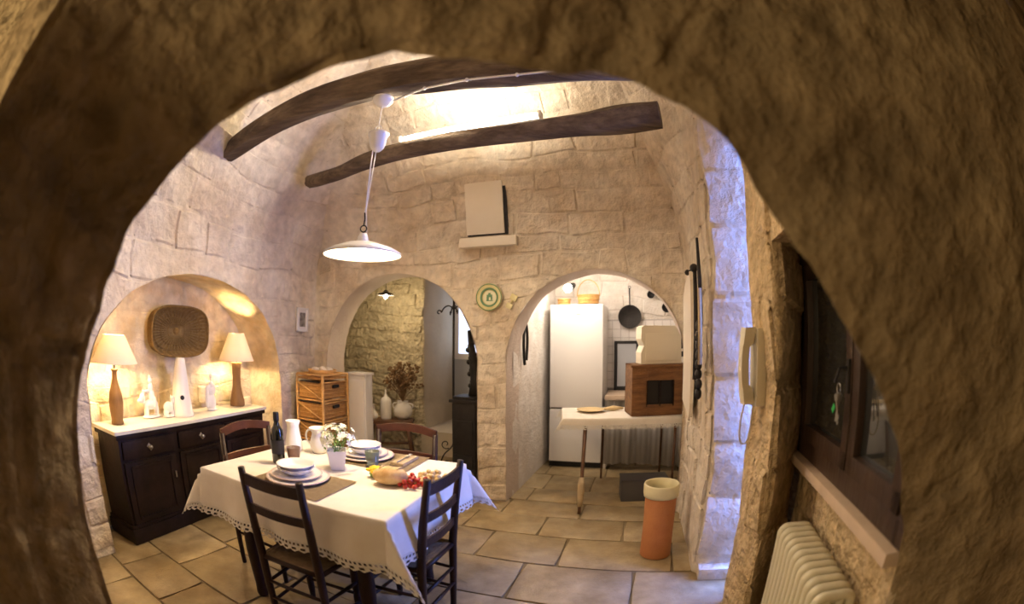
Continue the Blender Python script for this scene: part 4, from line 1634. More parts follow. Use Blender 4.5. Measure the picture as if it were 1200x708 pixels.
def fruit(name, label, grp, cat, m, cx, cy, n, r, spread, squash=1.0):
    proto = None
    placed = []
    for k in range(n):
        for tr in range(60):
            x, y = cx + rr.gauss(0, spread), cy + rr.gauss(0, spread * squash)
            lvl = 0
            near = [q for q in placed if (q[0] - x) ** 2 + (q[1] - y) ** 2 < (1.9 * r) ** 2]
            if not near:
                z = r
                break
            if len(near) == 1 and near[0][2] < 1.5 * r and k > n * 0.6:
                d2 = (near[0][0] - x) ** 2 + (near[0][1] - y) ** 2
                z = near[0][2] + math.sqrt(max((1.95 * r) ** 2 - d2, 0))
                break
        else:
            continue
        placed.append((x, y, z))
        if proto is None:
            bm = B()
            sphere(bm, (0, 0, 0), (r, r, r * 0.94), 12, 8)
            o = proto = obj(name, bm, m, None, True)
            tag(o, label, cat, grp)
        else:
            o = proto.copy()
            COL.objects.link(o)
        o.location = (x, y, TS + z)


fruit('cherry_tomato', 'red cherry tomato in the heap beside the bread', 'cherry tomatoes', 'tomato', 'tomato', -0.455, 2.035, 30, 0.0125, 0.026)
fruit('golden_grape', 'pale golden grape in the heap right of the tomatoes', 'golden grapes', 'fruit', 'grape', -0.375, 2.13, 28, 0.013, 0.032)
bm = B()
for k in range(5):
    a = k * 1.3
    tube(bm, [(0, 0, 0.004), (0.03 * math.cos(a), 0.03 * math.sin(a), 0.02), (0.055 * math.cos(a + 0.3), 0.055 * math.sin(a + 0.3), 0.008)], 0.002, 5)
o = obj('vine_stalk', bm, 'leaf', None, True)
o.location = on(-0.46, 2.04)
tag(o, 'green vine stalk lying among the cherry tomatoes', 'stalk')
# napkin and cutlery at the far setting
bm = B()
for i in range(3):
    box(bm, (0, 0.001 * i, 0.003 + 0.005 * i), (0.085 - 0.004 * i, 0.20 - 0.004 * i, 0.005), None, 0.002)
o = obj('napkin', bm, 'burlap', None, 'auto')
o.location = on(-0.585, 2.42, TS + 0.005)
o.rotation_euler = (0, 0, TR)
tag(o, 'folded beige napkin beside the far plates', 'napkin')
t = thing('table_fork', 'steel fork lying on the folded napkin', 'fork', on(-0.585, 2.42, TS + 0.026), TR)
bm = B()
tube(bm, [(0, -0.09, 0), (0, 0.02, 0.002)], [0.004, 0.002], 6)
obj('handle', bm, 'metal', t, True)
bm = B()
box(bm, (0, 0.032, 0.002), (0.018, 0.026, 0.002), None, 0.0008)
for k in range(4):
    tube(bm, [(-0.0075 + 0.005 * k, 0.043, 0.002), (-0.0075 + 0.005 * k, 0.085, 0.004)], 0.0012, 4)
obj('tines', bm, 'metal', t)

# ------------------------------------------------------------------ rattan chest of drawers in the back left corner
N_ = Vector((-1.72, 3.92, 0))
CW, CDp, CH = 0.36, 0.41, 1.07
t = thing('rattan_chest', 'tall honey rattan chest of basket drawers in the back left corner', 'chest', N_ - U * CW / 2 + V * CDp / 2, RZ)
bm = B()
for sx in (-1, 1):
    for sy in (-1, 1):
        tube(bm, [(sx * (CW / 2 - 0.012), sy * (CDp / 2 - 0.012), 0), (sx * (CW / 2 - 0.012), sy * (CDp / 2 - 0.012), CH)], 0.013, 8)
obj('post_frame', bm, 'rattan', t, True)
lev = [0.05, 0.245, 0.44, 0.635, 0.83]
for k, z in enumerate(lev):
    bm = B()
    x, y = CW / 2 - 0.012, CDp / 2 - 0.012
    for (a, b) in (((-x, -y), (x, -y)), ((x, -y), (x, y)), ((x, y), (-x, y)), ((-x, y), (-x, -y))):
        tube(bm, [(*a, z), (*b, z)], 0.009, 7)
    obj('rail', bm, 'rattan', t, True)
    hgt = 0.155
    bm = B()
    box(bm, (0, 0, z + 0.012 + hgt / 2), (CW - 0.045, CDp - 0.045, hgt), None, 0.01)
    d = obj('drawer', bm, 'rattan_panel', t, 'auto')
    bm = B()
    for q in range(4):
        zz = z + 0.03 + q * 0.038
        tube(bm, [(-CW / 2 + 0.02, -CDp / 2 + 0.018, zz), (CW / 2 - 0.018, -CDp / 2 + 0.018, zz), (CW / 2 - 0.018, CDp / 2 - 0.02, zz)], 0.004, 5)
    obj('weave', bm, 'rattan', d, True)
    bm = B()
    tube(bm, [(-CW / 2 + 0.02, -CDp / 2 + 0.006, z + 0.165), (CW / 2 - 0.03, -CDp / 2 + 0.006, z + 0.02)], 0.008, 7)
    tube(bm, [(CW / 2 - 0.006, -CDp / 2 + 0.02, z + 0.172), (CW / 2 - 0.006, CDp / 2 - 0.03, z + 0.172)], 0.007, 7)
    obj('brace', bm, 'rattan', t, True)
    bm = B()
    box(bm, (CW / 2 - 0.008, 0, z + 0.13), (0.020, 0.09, 0.032), None, 0.006)
    box(bm, (0, -CDp / 2 + 0.012, z + 0.174), (0.26, 0.01, 0.010), None, 0.003)
    obj('handle', bm, 'black', d)
bm = B()
box(bm, (0, 0, 1.035), (CW - 0.03, CDp - 0.03, 0.02), None, 0.005)
obj('top', bm, 'rattan_panel', t, 'auto')
bm = B()
x, y = CW / 2 - 0.012, CDp / 2 - 0.012
for (a, b) in (((-x, -y), (x, -y)), ((x, -y), (x, y)), ((x, y), (-x, y)), ((-x, y), (-x, -y))):
    tube(bm, [(*a, CH), (*b, CH)], 0.011, 7)
obj('top_rim', bm, 'rattan', t, True)
# basket of knitted balls on top
tp = Vector((-1.83, 4.165, 1.047))
t = thing('open_basket', 'open rattan basket of cream yarn on top of the rattan chest', 'basket', tp, RZ)
bm = B()
lathe(bm, [(0, 0.002), (0.12, 0.0), (0.14, 0.03), (0.155, 0.065), (0.150, 0.066), (0.132, 0.03), (0.11, 0.008), (0, 0.008)], n=30, sy=0.85)
obj('bowl_body', bm, 'rattan', t, True)
for k in range(7):
    an = k * PI / 3
    bm = B()
    rr_ = 0.082 if k else 0
    sphere(bm, (0, 0, 0), 0.036, 12, 8)
    o = obj('yarn_ball', bm, 'shade', None, True)
    o.location = tp + Vector((rr_ * math.cos(an), rr_ * 0.8 * math.sin(an), 0.050 + (0.012 if k == 0 else 0)))
    tag(o, 'cream ball of yarn in the open basket on the chest', 'yarn', 'balls of yarn')

# white cabinet panel right behind the chest
t = thing('white_cabinet', 'narrow white painted cabinet between the rattan chest and middle arch', 'cabinet', (-1.50, 4.37, 0), RZ)
bm = B()
box(bm, (0, 0, 0.53), (0.22, 0.12, 1.06), None, 0.004)
obj('body', bm, 'white_enamel', t, 'auto')
bm = B()
box(bm, (0, -0.005, 1.072), (0.25, 0.15, 0.025), None, 0.004)
obj('top', bm, 'white_enamel', t, 'auto')
bm = B()
box(bm, (0, -0.066, 0.53), (0.18, 0.012, 0.95), None, 0.003)
obj('door', bm, 'white_enamel', t, 'auto')

# ------------------------------------------------------------------ hall furniture
t = thing('plank_stool', 'low dark wooden bench carrying the pale vases in the hall', 'bench', (-1.37, 5.02, 0), RZ + 0.55)
bm = B()
prism(bm, [(-0.26, -0.13), (0.25, -0.15), (0.28, 0.10), (0.0, 0.15), (-0.27, 0.12)], 0.465, 0.505)
obj('seat', bm, 'brownwood', t)
for x, y in ((-0.19, -0.08), (0.19, -0.09), (0.20, 0.08), (-0.19, 0.08)):
    bm = B()
    tube(bm, [(x * 1.35, y * 1.35, 0), (x, y, 0.468)], [0.020, 0.024], 8)
    obj('leg', bm, 'brownwood', t, True)
bm = B()
tube(bm, [(-0.225, 0, 0.22), (0.225, 0, 0.22)], 0.014, 8)
tube(bm, [(-0.225, -0.095, 0.22), (-0.225, 0.095, 0.22)], 0.014, 8)
tube(bm, [(0.225, -0.10, 0.22), (0.225, 0.10, 0.22)], 0.014, 8)
obj('stretcher', bm, 'brownwood', t, True)


def vessel(name, label, loc, prof, m='whiteceram', cat='vase', handles=None):
    t = thing(name, label, cat, loc, 0)
    bm = B()
    lathe(bm, prof, n=28)
    obj('body', bm, m, t, True)
    if handles:
        for sx in (-1, 1):
            bm = B()
            r, z0_, z1_ = handles
            tube(bm, bez((sx * r * 0.5, 0, z1_), (sx * r * 1.3, 0, z1_ + 0.01), (sx * r * 1.35, 0, z0_ + 0.03), (sx * r * 0.95, 0, z0_)), 0.008, 7)
            obj('handle', bm, m, t, True)
    return t


vessel('small_vase', 'small white bottle vase at the left of the hall bench', (-1.545, 4.96, 0.505), [(0, 0), (0.035, 0), (0.050, 0.03), (0.048, 0.06), (0.022, 0.095), (0.011, 0.12), (0.010, 0.16), (0.014, 0.175), (0, 0.175)])
vessel('tall_jar', 'tall white lidded jar with a pointed stopper on the hall bench', (-1.415, 5.02, 0.505), [(0, 0), (0.058, 0), (0.062, 0.02), (0.062, 0.20), (0.054, 0.235), (0.022, 0.26), (0.020, 0.275), (0.011, 0.29), (0.008, 0.33), (0, 0.345)], handles=None)
vessel('round_amphora', 'round white two handled jar holding dried flowers', (-1.235, 5.10, 0.505), [(0, 0), (0.06, 0), (0.098, 0.04), (0.108, 0.09), (0.095, 0.14), (0.062, 0.175), (0.058, 0.195), (0.068, 0.205), (0.062, 0.206), (0.05, 0.19), (0, 0.17)], handles=(0.10, 0.11, 0.18))
t = thing('dried_flowers', 'spreading bunch of dried brown flowers in the round white jar', 'flowers', (-1.235, 5.10, 0.68))
rr = random.Random(9)
bm = B()
bm2 = B()
for k in range(90):
    a, s_ = rr.uniform(0, 2 * PI), rr.uniform(0.02, 0.23)
    h_ = rr.uniform(0.20, 0.47)
    tip = Vector((math.cos(a) * s_, math.sin(a) * s_ * 0.7, h_))
    tube(bm, [(0, 0, 0.02), (tip.x * 0.3, tip.y * 0.3, h_ * 0.5), tip], 0.0022, 4)
    for q in range(5):
        sphere(bm2, tip + Vector((rr.uniform(-1, 1), rr.uniform(-1, 1), rr.uniform(-1.6, 0.6))) * 0.022, rr.uniform(0.007, 0.016), 6, 4)
obj('stems', bm, 'dry', t)
obj('flower_heads', bm2, 'dry', t, True, 'stuff')

t = thing('hall_pendant', 'small dark saucer pendant lamp hanging in the hall arch', 'lamp', (-1.41, 4.98, 1.90))
bm = B()
lathe(bm, [(0.100, 0.0), (0.085, 0.018), (0.035, 0.035), (0.018, 0.06), (0, 0.062)], n=28)
obj('shade', bm, 'darkgrey', t, True)
bm = B()
sphere(bm, (0, 0, -0.008), (0.024, 0.024, 0.028), 14, 10)
obj('bulb', bm, 'pendant_bulb', t, True)
bm = B()
tube(bm, [(0, 0, 0.06), (0, 0, 0.56)], 0.004, 6)
obj('cord', bm, 'black', t)
lamp('hall_light', 'POINT', (-1.41, 4.98, 1.83), 9, (1.0, 0.78, 0.45), 0.04)

# coat stand and cast iron stove
t = thing('coat_stand', 'black wrought iron coat stand with scrolled hooks in the middle arch', 'coat stand', (-0.60, 4.72, 0))
bm = B()
tube(bm, [(0, 0, 0.06), (0, 0, 1.86)], 0.012, 10)
sphere(bm, (0, 0, 1.88), 0.022, 10, 8)
obj('pole', bm, 'iron', t, True)
for k in range(4):
    a = k * PI / 2 + 0.35
    dx, dy = math.cos(a), math.sin(a)
    bm = B()
    tube(bm, bez((0, 0, 1.72), (dx * 0.03, dy * 0.03, 1.80), (dx * 0.10, dy * 0.10, 1.78), (dx * 0.13, dy * 0.13, 1.70)) + spiral((dx * 0.155, dy * 0.155, 1.70), 0.025, 0.012, PI, -PI * 0.6, (dx, dy, 0), (0, 0, 1), 10), 0.007, 6)
    obj('hook', bm, 'iron', t, True)
for k in range(4):
    a = k * PI / 2 + 0.2
    dx, dy = math.cos(a), math.sin(a)
    bm = B()
    tube(bm, [Vector((0, 0, 0.36))] + bez((0, 0, 0.34), (dx * 0.05, dy * 0.05, 0.2), (dx * 0.12, dy * 0.12, 0.30), (dx * 0.16, dy * 0.16, 0.02)), 0.008, 6)
    tube(bm, spiral((dx * 0.085, dy * 0.085, 0.32), 0.055, 0.012, -2.2, 4.2, (dx, dy, 0), (0, 0, 1), 20), 0.006, 6)
    tube(bm, spiral((dx * 0.08, dy * 0.08, 0.11), 0.045, 0.010, -2.2, 4.2, (dx, dy, 0), (0, 0, 1), 20), 0.006, 6)
    obj('scroll_foot', bm, 'iron', t, True)
t = thing('iron_stove', 'tall black cast iron stove behind the pier of the middle arch', 'stove', (-0.435, 4.60, 0), RZ)
bm = B()
box(bm, (0, 0, 0.44), (0.25, 0.26, 0.72), None, 0.02)
obj('body', bm, 'iron', t, 'auto')
bm = B()
box(bm, (0, 0, 0.815), (0.30, 0.30, 0.03), None, 0.010)
box(bm, (0, 0, 0.845), (0.24, 0.24, 0.03), None, 0.010)
obj('top_plate', bm, 'iron', t, 'auto')
bm = B()
box(bm, (0, -0.137, 0.50), (0.20, 0.016, 0.24), None, 0.006)
box(bm, (0, -0.137, 0.20), (0.20, 0.016, 0.14), None, 0.006)
obj('door', bm, 'iron', t, 'auto')
for sx in (-1, 1):
    for sy in (-1, 1):
        bm = B()
        tube(bm, [(sx * 0.14, sy * 0.14, 0.0), (sx * 0.11, sy * 0.10, 0.05), (sx * 0.11, sy * 0.10, 0.10)], [0.018, 0.014, 0.022], 8)
        obj('foot', bm, 'iron', t, True)
bm = B()
tube(bm, [(0.06, 0.02, 0.85), (0.07, 0.02, 1.0), (0.05, 0.02, 1.2), (0.0, 0.02, 1.52)], [0.065, 0.05, 0.045, 0.02], 10)
for k in range(14):
    sphere(bm, (0.055 - 0.003 * k + 0.025 * math.sin(k * 2.1), 0.02, 0.88 + 0.04 * k), (0.04, 0.03, 0.03), 8, 6)
obj('ornament_spire', bm, 'iron', t, True)

# ------------------------------------------------------------------ kitchen
fc = (Vector((0.39, 5.02, 0)) + Vector((0.97, 4.84, 0))) / 2
t = thing('refrigerator', 'tall white fridge freezer with two doors in the kitchen', 'refrigerator', fc + V * 0.30 + Vector((0.015, 0, 0)), RZ)
FW = 0.58
bm = B()
box(bm, (0, 0.02, 0.93), (FW, 0.54, 1.76), None, 0.01)
obj('body', bm, 'white_enamel', t, 'auto')
bm = B()
box(bm, (0, -0.275, 1.245), (FW, 0.05, 1.13), None, 0.014)
d = obj('door', bm, 'white_enamel', t, 'auto')
bm = B()
box(bm, (0.02, -0.302, 1.70), (0.045, 0.003, 0.010))
obj('badge', bm, 'metal', d)
bm = B()
box(bm, (0, -0.275, 0.365), (FW, 0.05, 0.60), None, 0.014)
obj('door', bm, 'white_enamel', t, 'auto')
bm = B()
box(bm, (0, -0.25, 0.672), (FW - 0.02, 0.03, 0.03))
obj('gap_strip', bm, 'black', t)
bm = B()
box(bm, (0, -0.24, 0.03), (FW, 0.06, 0.06))
obj('kick_plate', bm, 'black', t)


def handle_basket(label, loc, rx, ry, h, hh, grp='baskets on the fridge'):
    t = thing('wicker_basket', label, 'basket', loc, RZ, grp)
    bm = B()
    lathe(bm, [(0, 0), (rx * 0.85, 0), (rx, h), (rx * 0.95, h), (rx * 0.8, 0.01), (0, 0.01)], n=28, sy=ry / rx)
    obj('bowl_body', bm, 'rattan_panel', t, True)
    bm = B()
    for q in range(3):
        z = h * (0.25 + 0.35 * q)
        r = rx * (0.87 + 0.13 * z / h) + 0.002
        tube(bm, [(r * math.cos(2 * PI * k / 24), r * ry / rx * math.sin(2 * PI * k / 24), z) for k in range(25)], 0.005, 5, False)
    obj('weave_band', bm, 'rattan', t, True)
    if hh:
        bm = B()
        tube(bm, [(rx * 0.97 * math.cos(PI * k / 16), 0, h + hh * math.sin(PI * k / 16)) for k in range(17)], 0.006, 6)
        obj('handle', bm, 'rattan', t, True)
    return t


top = fc + V * 0.22 + Vector((0, 0, 1.81))
handle_basket('wide wicker basket with a tall hoop handle on the fridge', top + U * 0.12 + Vector((0, 0, 0)), 0.13, 0.10, 0.12, 0.17)
handle_basket('low small wicker basket at the left of the fridge top', top - U * 0.16, 0.075, 0.07, 0.075, 0.0)
# kitchen lamp
t = thing('kitchen_lamp', 'small black wall spotlight shining above the fridge', 'lamp', (0.60, 4.95, 2.00), 0)
bm = B()
tube(bm, [(0.08, 0.1, 0.03), (0.03, 0.0, 0.0)], [0.03, 0.045], 14)
obj('housing', bm, 'black', t, True)
bm = B()
sphere(bm, (0.0, -0.05, -0.02), 0.045, 14, 10)
obj('bulb', bm, 'pendant_bulb', t, True)
lamp('kitchen_light', 'POINT', (0.80, 4.50, 2.2), 9, (1.0, 0.87, 0.74), 0.08)  # shifted away from the spotlight to brighten the counter curtain
lamp('kitchen_front_fill', 'POINT', (0.50, 4.12, 2.0), 9, (1.0, 0.87, 0.74), 0.10)  # added fill over the work table, no fitting here

# counter with curtain
CO = Vector((0.99, 4.815, 0))
t = thing('kitchen_counter', 'pale stone kitchen counter right of the fridge above a white curtain', 'counter', CO, RZ)
bm = B()
box(bm, (0.58, 0.30, 0.80), (1.16, 0.56, 0.05), None, 0.008)
obj('worktop', bm, 'sill', t, 'auto')
bm = B()
box(bm, (0.02, 0.30, 0.385), (0.03, 0.54, 0.77))
box(bm, (1.14, 0.30, 0.385), (0.03, 0.54, 0.77))
box(bm, (0.58, 0.57, 0.385), (1.14, 0.02, 0.77))
obj('side_wall', bm, 'white_plaster', t)
bm = B()
n = 110
rows = []
for i in range(n + 1):
    x = 0.01 + 1.12 * i / n
    y = 0.0 + 0.020 * math.sin(i * 0.42) + 0.010 * math.sin(i * 1.13)
    zb = 0.06 + 0.018 * math.sin(i * 0.05)
    rows.append([bm.verts.new((x, y * 0.3 - 0.01, 0.77)), bm.verts.new((x, y * 0.8 - 0.01, 0.5)), bm.verts.new((x, y * 1.2 - 0.01, zb))])
for a, b in zip(rows, rows[1:]):
    for k in range(2):
        bm.faces.new((a[k], b[k], b[k + 1], a[k + 1]))
bmesh.ops.solidify(bm, geom=bm.faces[:], thickness=0.003)
cu = obj('counter_curtain', bm, 'curtain', None, True)
cu.location = CO
cu.rotation_euler = (0, 0, RZ)
tag(cu, 'white gathered curtain hanging below the kitchen counter', 'curtain')
# dark wall cupboard above the counter
p, _ = kb.at(0.865)
t = thing('wall_cabinet', 'black framed grey glazed cabinet standing on the kitchen counter', 'cabinet', (p.x + 0.12 - V.x * 0.12, p.y - V.y * 0.14, 0.826), RZ)
bm = B()
box(bm, (0, 0.035, 0.29), (0.28, 0.08, 0.58))
obj('body', bm, 'black', t)
bm = B()
box(bm, (0.01, -0.01, 0.30), (0.22, 0.012, 0.50))
obj('pane', bm, 'greypane', t)
bm = B()
for x in (-0.125, 0.135):
    box(bm, (x, -0.012, 0.29), (0.028, 0.02, 0.58), None, 0.003)
for z in (0.02, 0.565):
    box(bm, (0.005, -0.012, z), (0.28, 0.02, 0.035), None, 0.003)
obj('door_frame', bm, 'black', t)


def wall_pan(name, label, s, z, r, hl, m, cat='pan', depth=0.03):
    p, n_ = kb.at(s)
    t = thing(name, label, cat, (p.x + n_.x * 0.065, p.y + n_.y * 0.065, z), wall_rz(n_), 'pans and ladles on the kitchen wall')
    bm = B()
    lathe(bm, [(0, 0.0), (r * 0.8, 0.0), (r, depth), (r * 1.03, depth), (r * 0.84, -0.006), (0, -0.006)], n=28, rot=R90)
    obj('bowl_body', bm, m, t, True)
    bm = B()
    tube(bm, [(0, -0.02, r * 0.95), (0, -0.012, r + hl)], [0.007, 0.010], 7)
    tube(bm, spiral((0, -0.012, r + hl + 0.014), 0.014, 0.014, 0, 2 * PI, (1, 0, 0), (0, 0, 1), 12), 0.004, 5)
    obj('handle', bm, m, t, True)
    return t


wall_pan('frying_pan', 'large black frying pan hanging on the kitchen wall', 1.03, 1.69, 0.135, 0.20, 'iron')
wall_pan('iron_ladle', 'small dark ladle hung highest under the kitchen arch', 1.285, 1.945, 0.045, 0.09, 'iron', 'ladle', 0.045)
wall_pan('iron_ladle', 'small dark ladle hung rightmost under the kitchen arch', 1.47, 1.79, 0.055, 0.10, 'iron', 'ladle', 0.04)

# iron things hung on the left kitchen wall
p, n_ = kl.at(0.62)
t = thing('hanging_tongs', 'dark iron tongs hanging on the white wall at the left of the fridge', 'tongs', (p.x + n_.x * 0.03, p.y + n_.y * 0.03, 1.20), wall_rz(n_))
bm = B()
tube(bm, bez((0, 0, 0.40), (-0.09, 0, 0.30), (-0.06, 0, 0.10), (-0.02, 0, 0.0)), 0.014, 7)
obj('arm', bm, 'iron', t, True)
bm = B()
tube(bm, bez((0, 0, 0.40), (0.09, 0, 0.30), (0.06, 0, 0.14), (0.03, 0, 0.04)), 0.014, 7)
obj('arm', bm, 'iron', t, True)
bm = B()
sphere(bm, (0, 0, 0.415), (0.03, 0.02, 0.035), 10, 8)
tube(bm, [(0, 0, 0.42), (0, 0, 0.48)], 0.006, 6)
obj('pivot', bm, 'iron', t, True)

# kitchen work table with cloth
KC = Vector((1.0, 4.15, 0))
KR = math.radians(-6)
KA, KB_ = 0.53, 0.31
t = thing('work_table', 'small work table in the kitchen arch under a lace edged cloth', 'table', KC, KR)
bm = B()
box(bm, (0, 0, 0.735), (2 * KA - 0.01, 2 * KB_ - 0.01, 0.025), None, 0.003)
obj('tabletop', bm, 'brownwood', t, 'auto')
for a, b in (((-0.33, -0.27, 0.725), (-0.38, -0.66, 0.0)),):
    bm = B()
    tube(bm, [a, b], [0.018, 0.014], 8)
    lg = obj('leg', bm, 'brownwood', t, True)
    bm = B()
    a_, b_ = Vector(a), Vector(b)
    tube(bm, [a_.lerp(b_, 0.62), a_.lerp(b_, 0.7), a_.lerp(b_, 0.85), a_.lerp(b_, 0.93)], [0.022, 0.030, 0.027, 0.019], 8)
    obj('paper_wrap', bm, 'paper', lg, True)
for x, y, q in ((-0.12, 0.33, 0.0), (0.48, 0.29, 0.0), (0.48, -0.27, 0.0)):
    bm = B()
    tube(bm, [(x, y, 0.725), (x, y, 0.0)], [0.014, 0.011], 8)
    obj('leg', bm, 'brownwood', t, True)
t = thing('lace_cloth', 'white lace edged cloth over the kitchen work table', 'tablecloth', KC, KR)
obj('cloth', cloth_sheet(KA, KB_, 0.10, 0.754, 0.04, 0.045, 1.0), 'cloth', t, True)
obj('lace_hem', lace_band(KA, KB_, 0.10, 0.754, 0.045, 1.0), 'lace', t, True)
# bread peel / flat bread
t = thing('wooden_spoon_tray', 'pale straw coloured oval wooden dish on the kitchen work table', 'tray', (0.80, 4.23, 0.762), 0.05)
bm = B()
lathe(bm, [(0, 0), (0.07, 0), (0.13, 0.014), (0.135, 0.018), (0.12, 0.017), (0.07, 0.008), (0, 0.008)], (-0.06, 0, 0), n=28, sy=1.0)
obj('dish_body', bm, 'strawbread', t, True)
bm = B()
tube(bm, [(0.05, 0.0, 0.014), (0.16, 0.0, 0.018), (0.26, 0.005, 0.014)], [0.010, 0.026, 0.010], 8)
obj('handle', bm, 'strawbread', t, True)

# carved wooden box with a dark opening
BX = Vector((1.31, 4.02, 0.757))
t = thing('wooden_bread_box', 'carved brown wooden box with a dark square opening on the work table', 'box', BX, math.radians(-3))
bw, bd, bh = 0.52, 0.30, 0.455
bm = B()
o1 = 0.125
box(bm, (0, bd / 2 - 0.01, bh / 2), (bw, 0.02, bh))
box(bm, (-bw / 2 + 0.01, 0, bh / 2), (0.02, bd, bh))
box(bm, (bw / 2 - 0.01, 0, bh / 2), (0.02, bd, bh))
box(bm, (0, 0, 0.01), (bw, bd, 0.02))
box(bm, (0, 0, bh - 0.01), (bw, bd, 0.02))
obj('body', bm, 'boxwood', t)
bm = B()
y = -bd / 2
box(bm, (-bw / 2 + 0.07, y, bh / 2), (0.14, 0.022, bh), None, 0.004)
box(bm, (bw / 2 - 0.07, y, bh / 2), (0.14, 0.022, bh), None, 0.004)
box(bm, (0, y, bh - 0.07), (bw - 0.28, 0.022, 0.14), None, 0.004)
box(bm, (0, y, 0.05), (bw - 0.28, 0.022, 0.10), None, 0.004)
obj('front', bm, 'boxwood', t, 'auto')
bm = B()
for k in range(9):
    tube(bm, spiral((-0.20 + 0.05 * k, y - 0.012, bh - 0.06), 0.020, 0.005, 0, 6.5, (1, 0, 0), (0, 0, 1), 12), 0.003, 5)
box(bm, (0, y - 0.008, bh - 0.012), (bw + 0.03, 0.04, 0.02), None, 0.004)
obj('carving', bm, 'boxwood', t)
bm = B()
box(bm, (0, y + 0.02, 0.20), (bw - 0.27, 0.006, 0.23))
obj('dark_opening', bm, 'black', t)  # black sheet paints the dark inside of the opening
bm = B()
for x in (-0.125, 0, 0.125):
    box(bm, (x, y - 0.005, 0.20), (0.014, 0.012, 0.23))
obj('glazing_bar', bm, 'darkwood', t)
# cream bin on top
t = thing('bread_bin', 'cream bread bin with a notched left side on the wooden box', 'bin', BX + Vector((0.02, 0, bh + 0.003)), math.radians(-3))
bm = B()
pr = [(-0.19, 0.0), (0.19, 0.0), (0.185, 0.31), (0.17, 0.335), (-0.16, 0.34), (-0.185, 0.325), (-0.19, 0.22), (-0.165, 0.16), (-0.19, 0.10)]
a = [bm.verts.new((x, -0.11, z)) for x, z in pr]
b = [bm.verts.new((x, 0.11, z)) for x, z in pr]
bm.faces.new(a)
bm.faces.new(b)
for i in range(len(pr)):
    bm.faces.new((a[i], a[(i + 1) % len(pr)], b[(i + 1) % len(pr)], b[i]))
obj('body', bm, 'cream', t)
bm = B()
box(bm, (0, -0.114, 0.15), (0.30, 0.008, 0.24), None, 0.003)
obj('lid', bm, 'cream', t, 'auto')
bm = B()
box(bm, (0.203, -0.06, 0.20), (0.02, 0.03, 0.14), None, 0.005)
box(bm, (0.203, -0.06, 0.08), (0.03, 0.05, 0.05), None, 0.01)
obj('latch', bm, 'black', t, 'auto')
# dark rounded form at the table's right
bm = B()
for k in range(9):
    f = k / 8
    sphere(bm, (0.0 + 0.02 * math.sin(k), 0, 0.05 + 0.26 * f), (0.05 - 0.022 * f, 0.05, 0.05), 10, 8)
tube(bm, bez((-0.02, 0, 0.33), (-0.02, 0, 0.44), (0.02, 0, 0.44), (0.02, 0, 0.33)), 0.006, 6)
o = obj('dark_form', bm, 'darkwood', None, True)
o.location = (1.50, 3.66, 0.62)
tag(o, 'dark rounded form hanging at the right corner of the work table', 'bag')
# low dark crate under the table
t = thing('dark_crate', 'low dark grey box on the floor under the work table', 'box', (1.18, 3.84, 0), math.radians(-8))
bm = B()
box(bm, (0, 0, 0.095), (0.42, 0.22, 0.19), None, 0.006)
obj('body', bm, 'darkgrey', t, 'auto')
bm = B()
box(bm, (0, 0, 0.198), (0.43, 0.23, 0.014), None, 0.004)
obj('lid', bm, 'darkgrey', t, 'auto')

# terracotta umbrella pot
t = thing('terracotta_pot', 'tall orange terracotta cylinder pot with a cream glazed rim on the floor', 'pot', (0.952, 2.69, 0.001))
bm = B()
lathe(bm, [(0, 0.0), (0.098, 0.0), (0.104, 0.008), (0.101, 0.20), (0.103, 0.43), (0.103, 0.44)], n=40)
obj('body', bm, 'terracotta', t, True)
bm = B()
lathe(bm, [(0.103, 0.435), (0.113, 0.438), (0.117, 0.46), (0.117, 0.515), (0.112, 0.525), (0.104, 0.520), (0.100, 0.46), (0.098, 0.05), (0, 0.04)], n=40)
obj('glazed_rim', bm, 'creamglaze', t, True)

# board and iron tools on the right wall


def onright(s, z, out):
    c, n = main.at(s)
    return c + n * out + Vector((0, 0, z)), n


p, n_ = onright(S2 + 0.42, 0.92, 0.05)
t = thing('pastry_board', 'pale wooden pastry board hung flat on the right wall', 'board', p, wall_rz(n_))
bm = B()
pr = [(-0.26, 0.06), (0.20, 0.0), (0.235, 0.10), (0.25, 0.90), (0.20, 0.96), (-0.10, 0.90), (-0.25, 0.82)]
a = [bm.verts.new((x, -0.012, z)) for x, z in pr]
b = [bm.verts.new((x, 0.012, z)) for x, z in pr]
bm.faces.new(a)
bm.faces.new(b)
for i in range(len(pr)):
    bm.faces.new((a[i], a[(i + 1) % len(pr)], b[(i + 1) % len(pr)], b[i]))
obj('board', bm, 'panel', t)
bm = B()
sphere(bm, (0.18, -0.02, 0.955), 0.02, 8, 6)
tube(bm, [(0.18, -0.02, 0.955), (0.18, 0.02, 0.985)], 0.006, 6)
obj('peg', bm, 'iron', t, True)
p, n_ = onright(S2 + 1.01, 1.10, 0.05)
t = thing('iron_tool_rack', 'long dark wrought iron tools hanging on the right wall', 'tool', p, wall_rz(n_))
bm = B()
tube(bm, [(0.05, 0, 0.42), (0.06, -0.005, 0.68), (0.0, 0, 0.92)], [0.010, 0.012, 0.008], 8)
obj('rod', bm, 'iron', t, True)
bm = B()
for k in range(8):
    sphere(bm, (0.02 + 0.012 * math.sin(k * 2), -0.01, 0.03 + 0.055 * k), (0.028, 0.022, 0.034), 8, 6)
obj('chain', bm, 'iron', t, True)
bm = B()
tube(bm, [(-0.10, -0.01, 0.10), (-0.11, -0.01, 0.40), (-0.10, -0.01, 0.74)], [0.02, 0.014, 0.012], 8)
sphere(bm, (-0.10, -0.015, 0.76), 0.026, 10, 8)
obj('shovel', bm, 'iron', t, True)
bm = B()
tube(bm, [(0.085, -0.012, 0.20), (0.09, -0.012, 0.62)], 0.012, 8)
obj('grip', bm, 'paper', t, True)

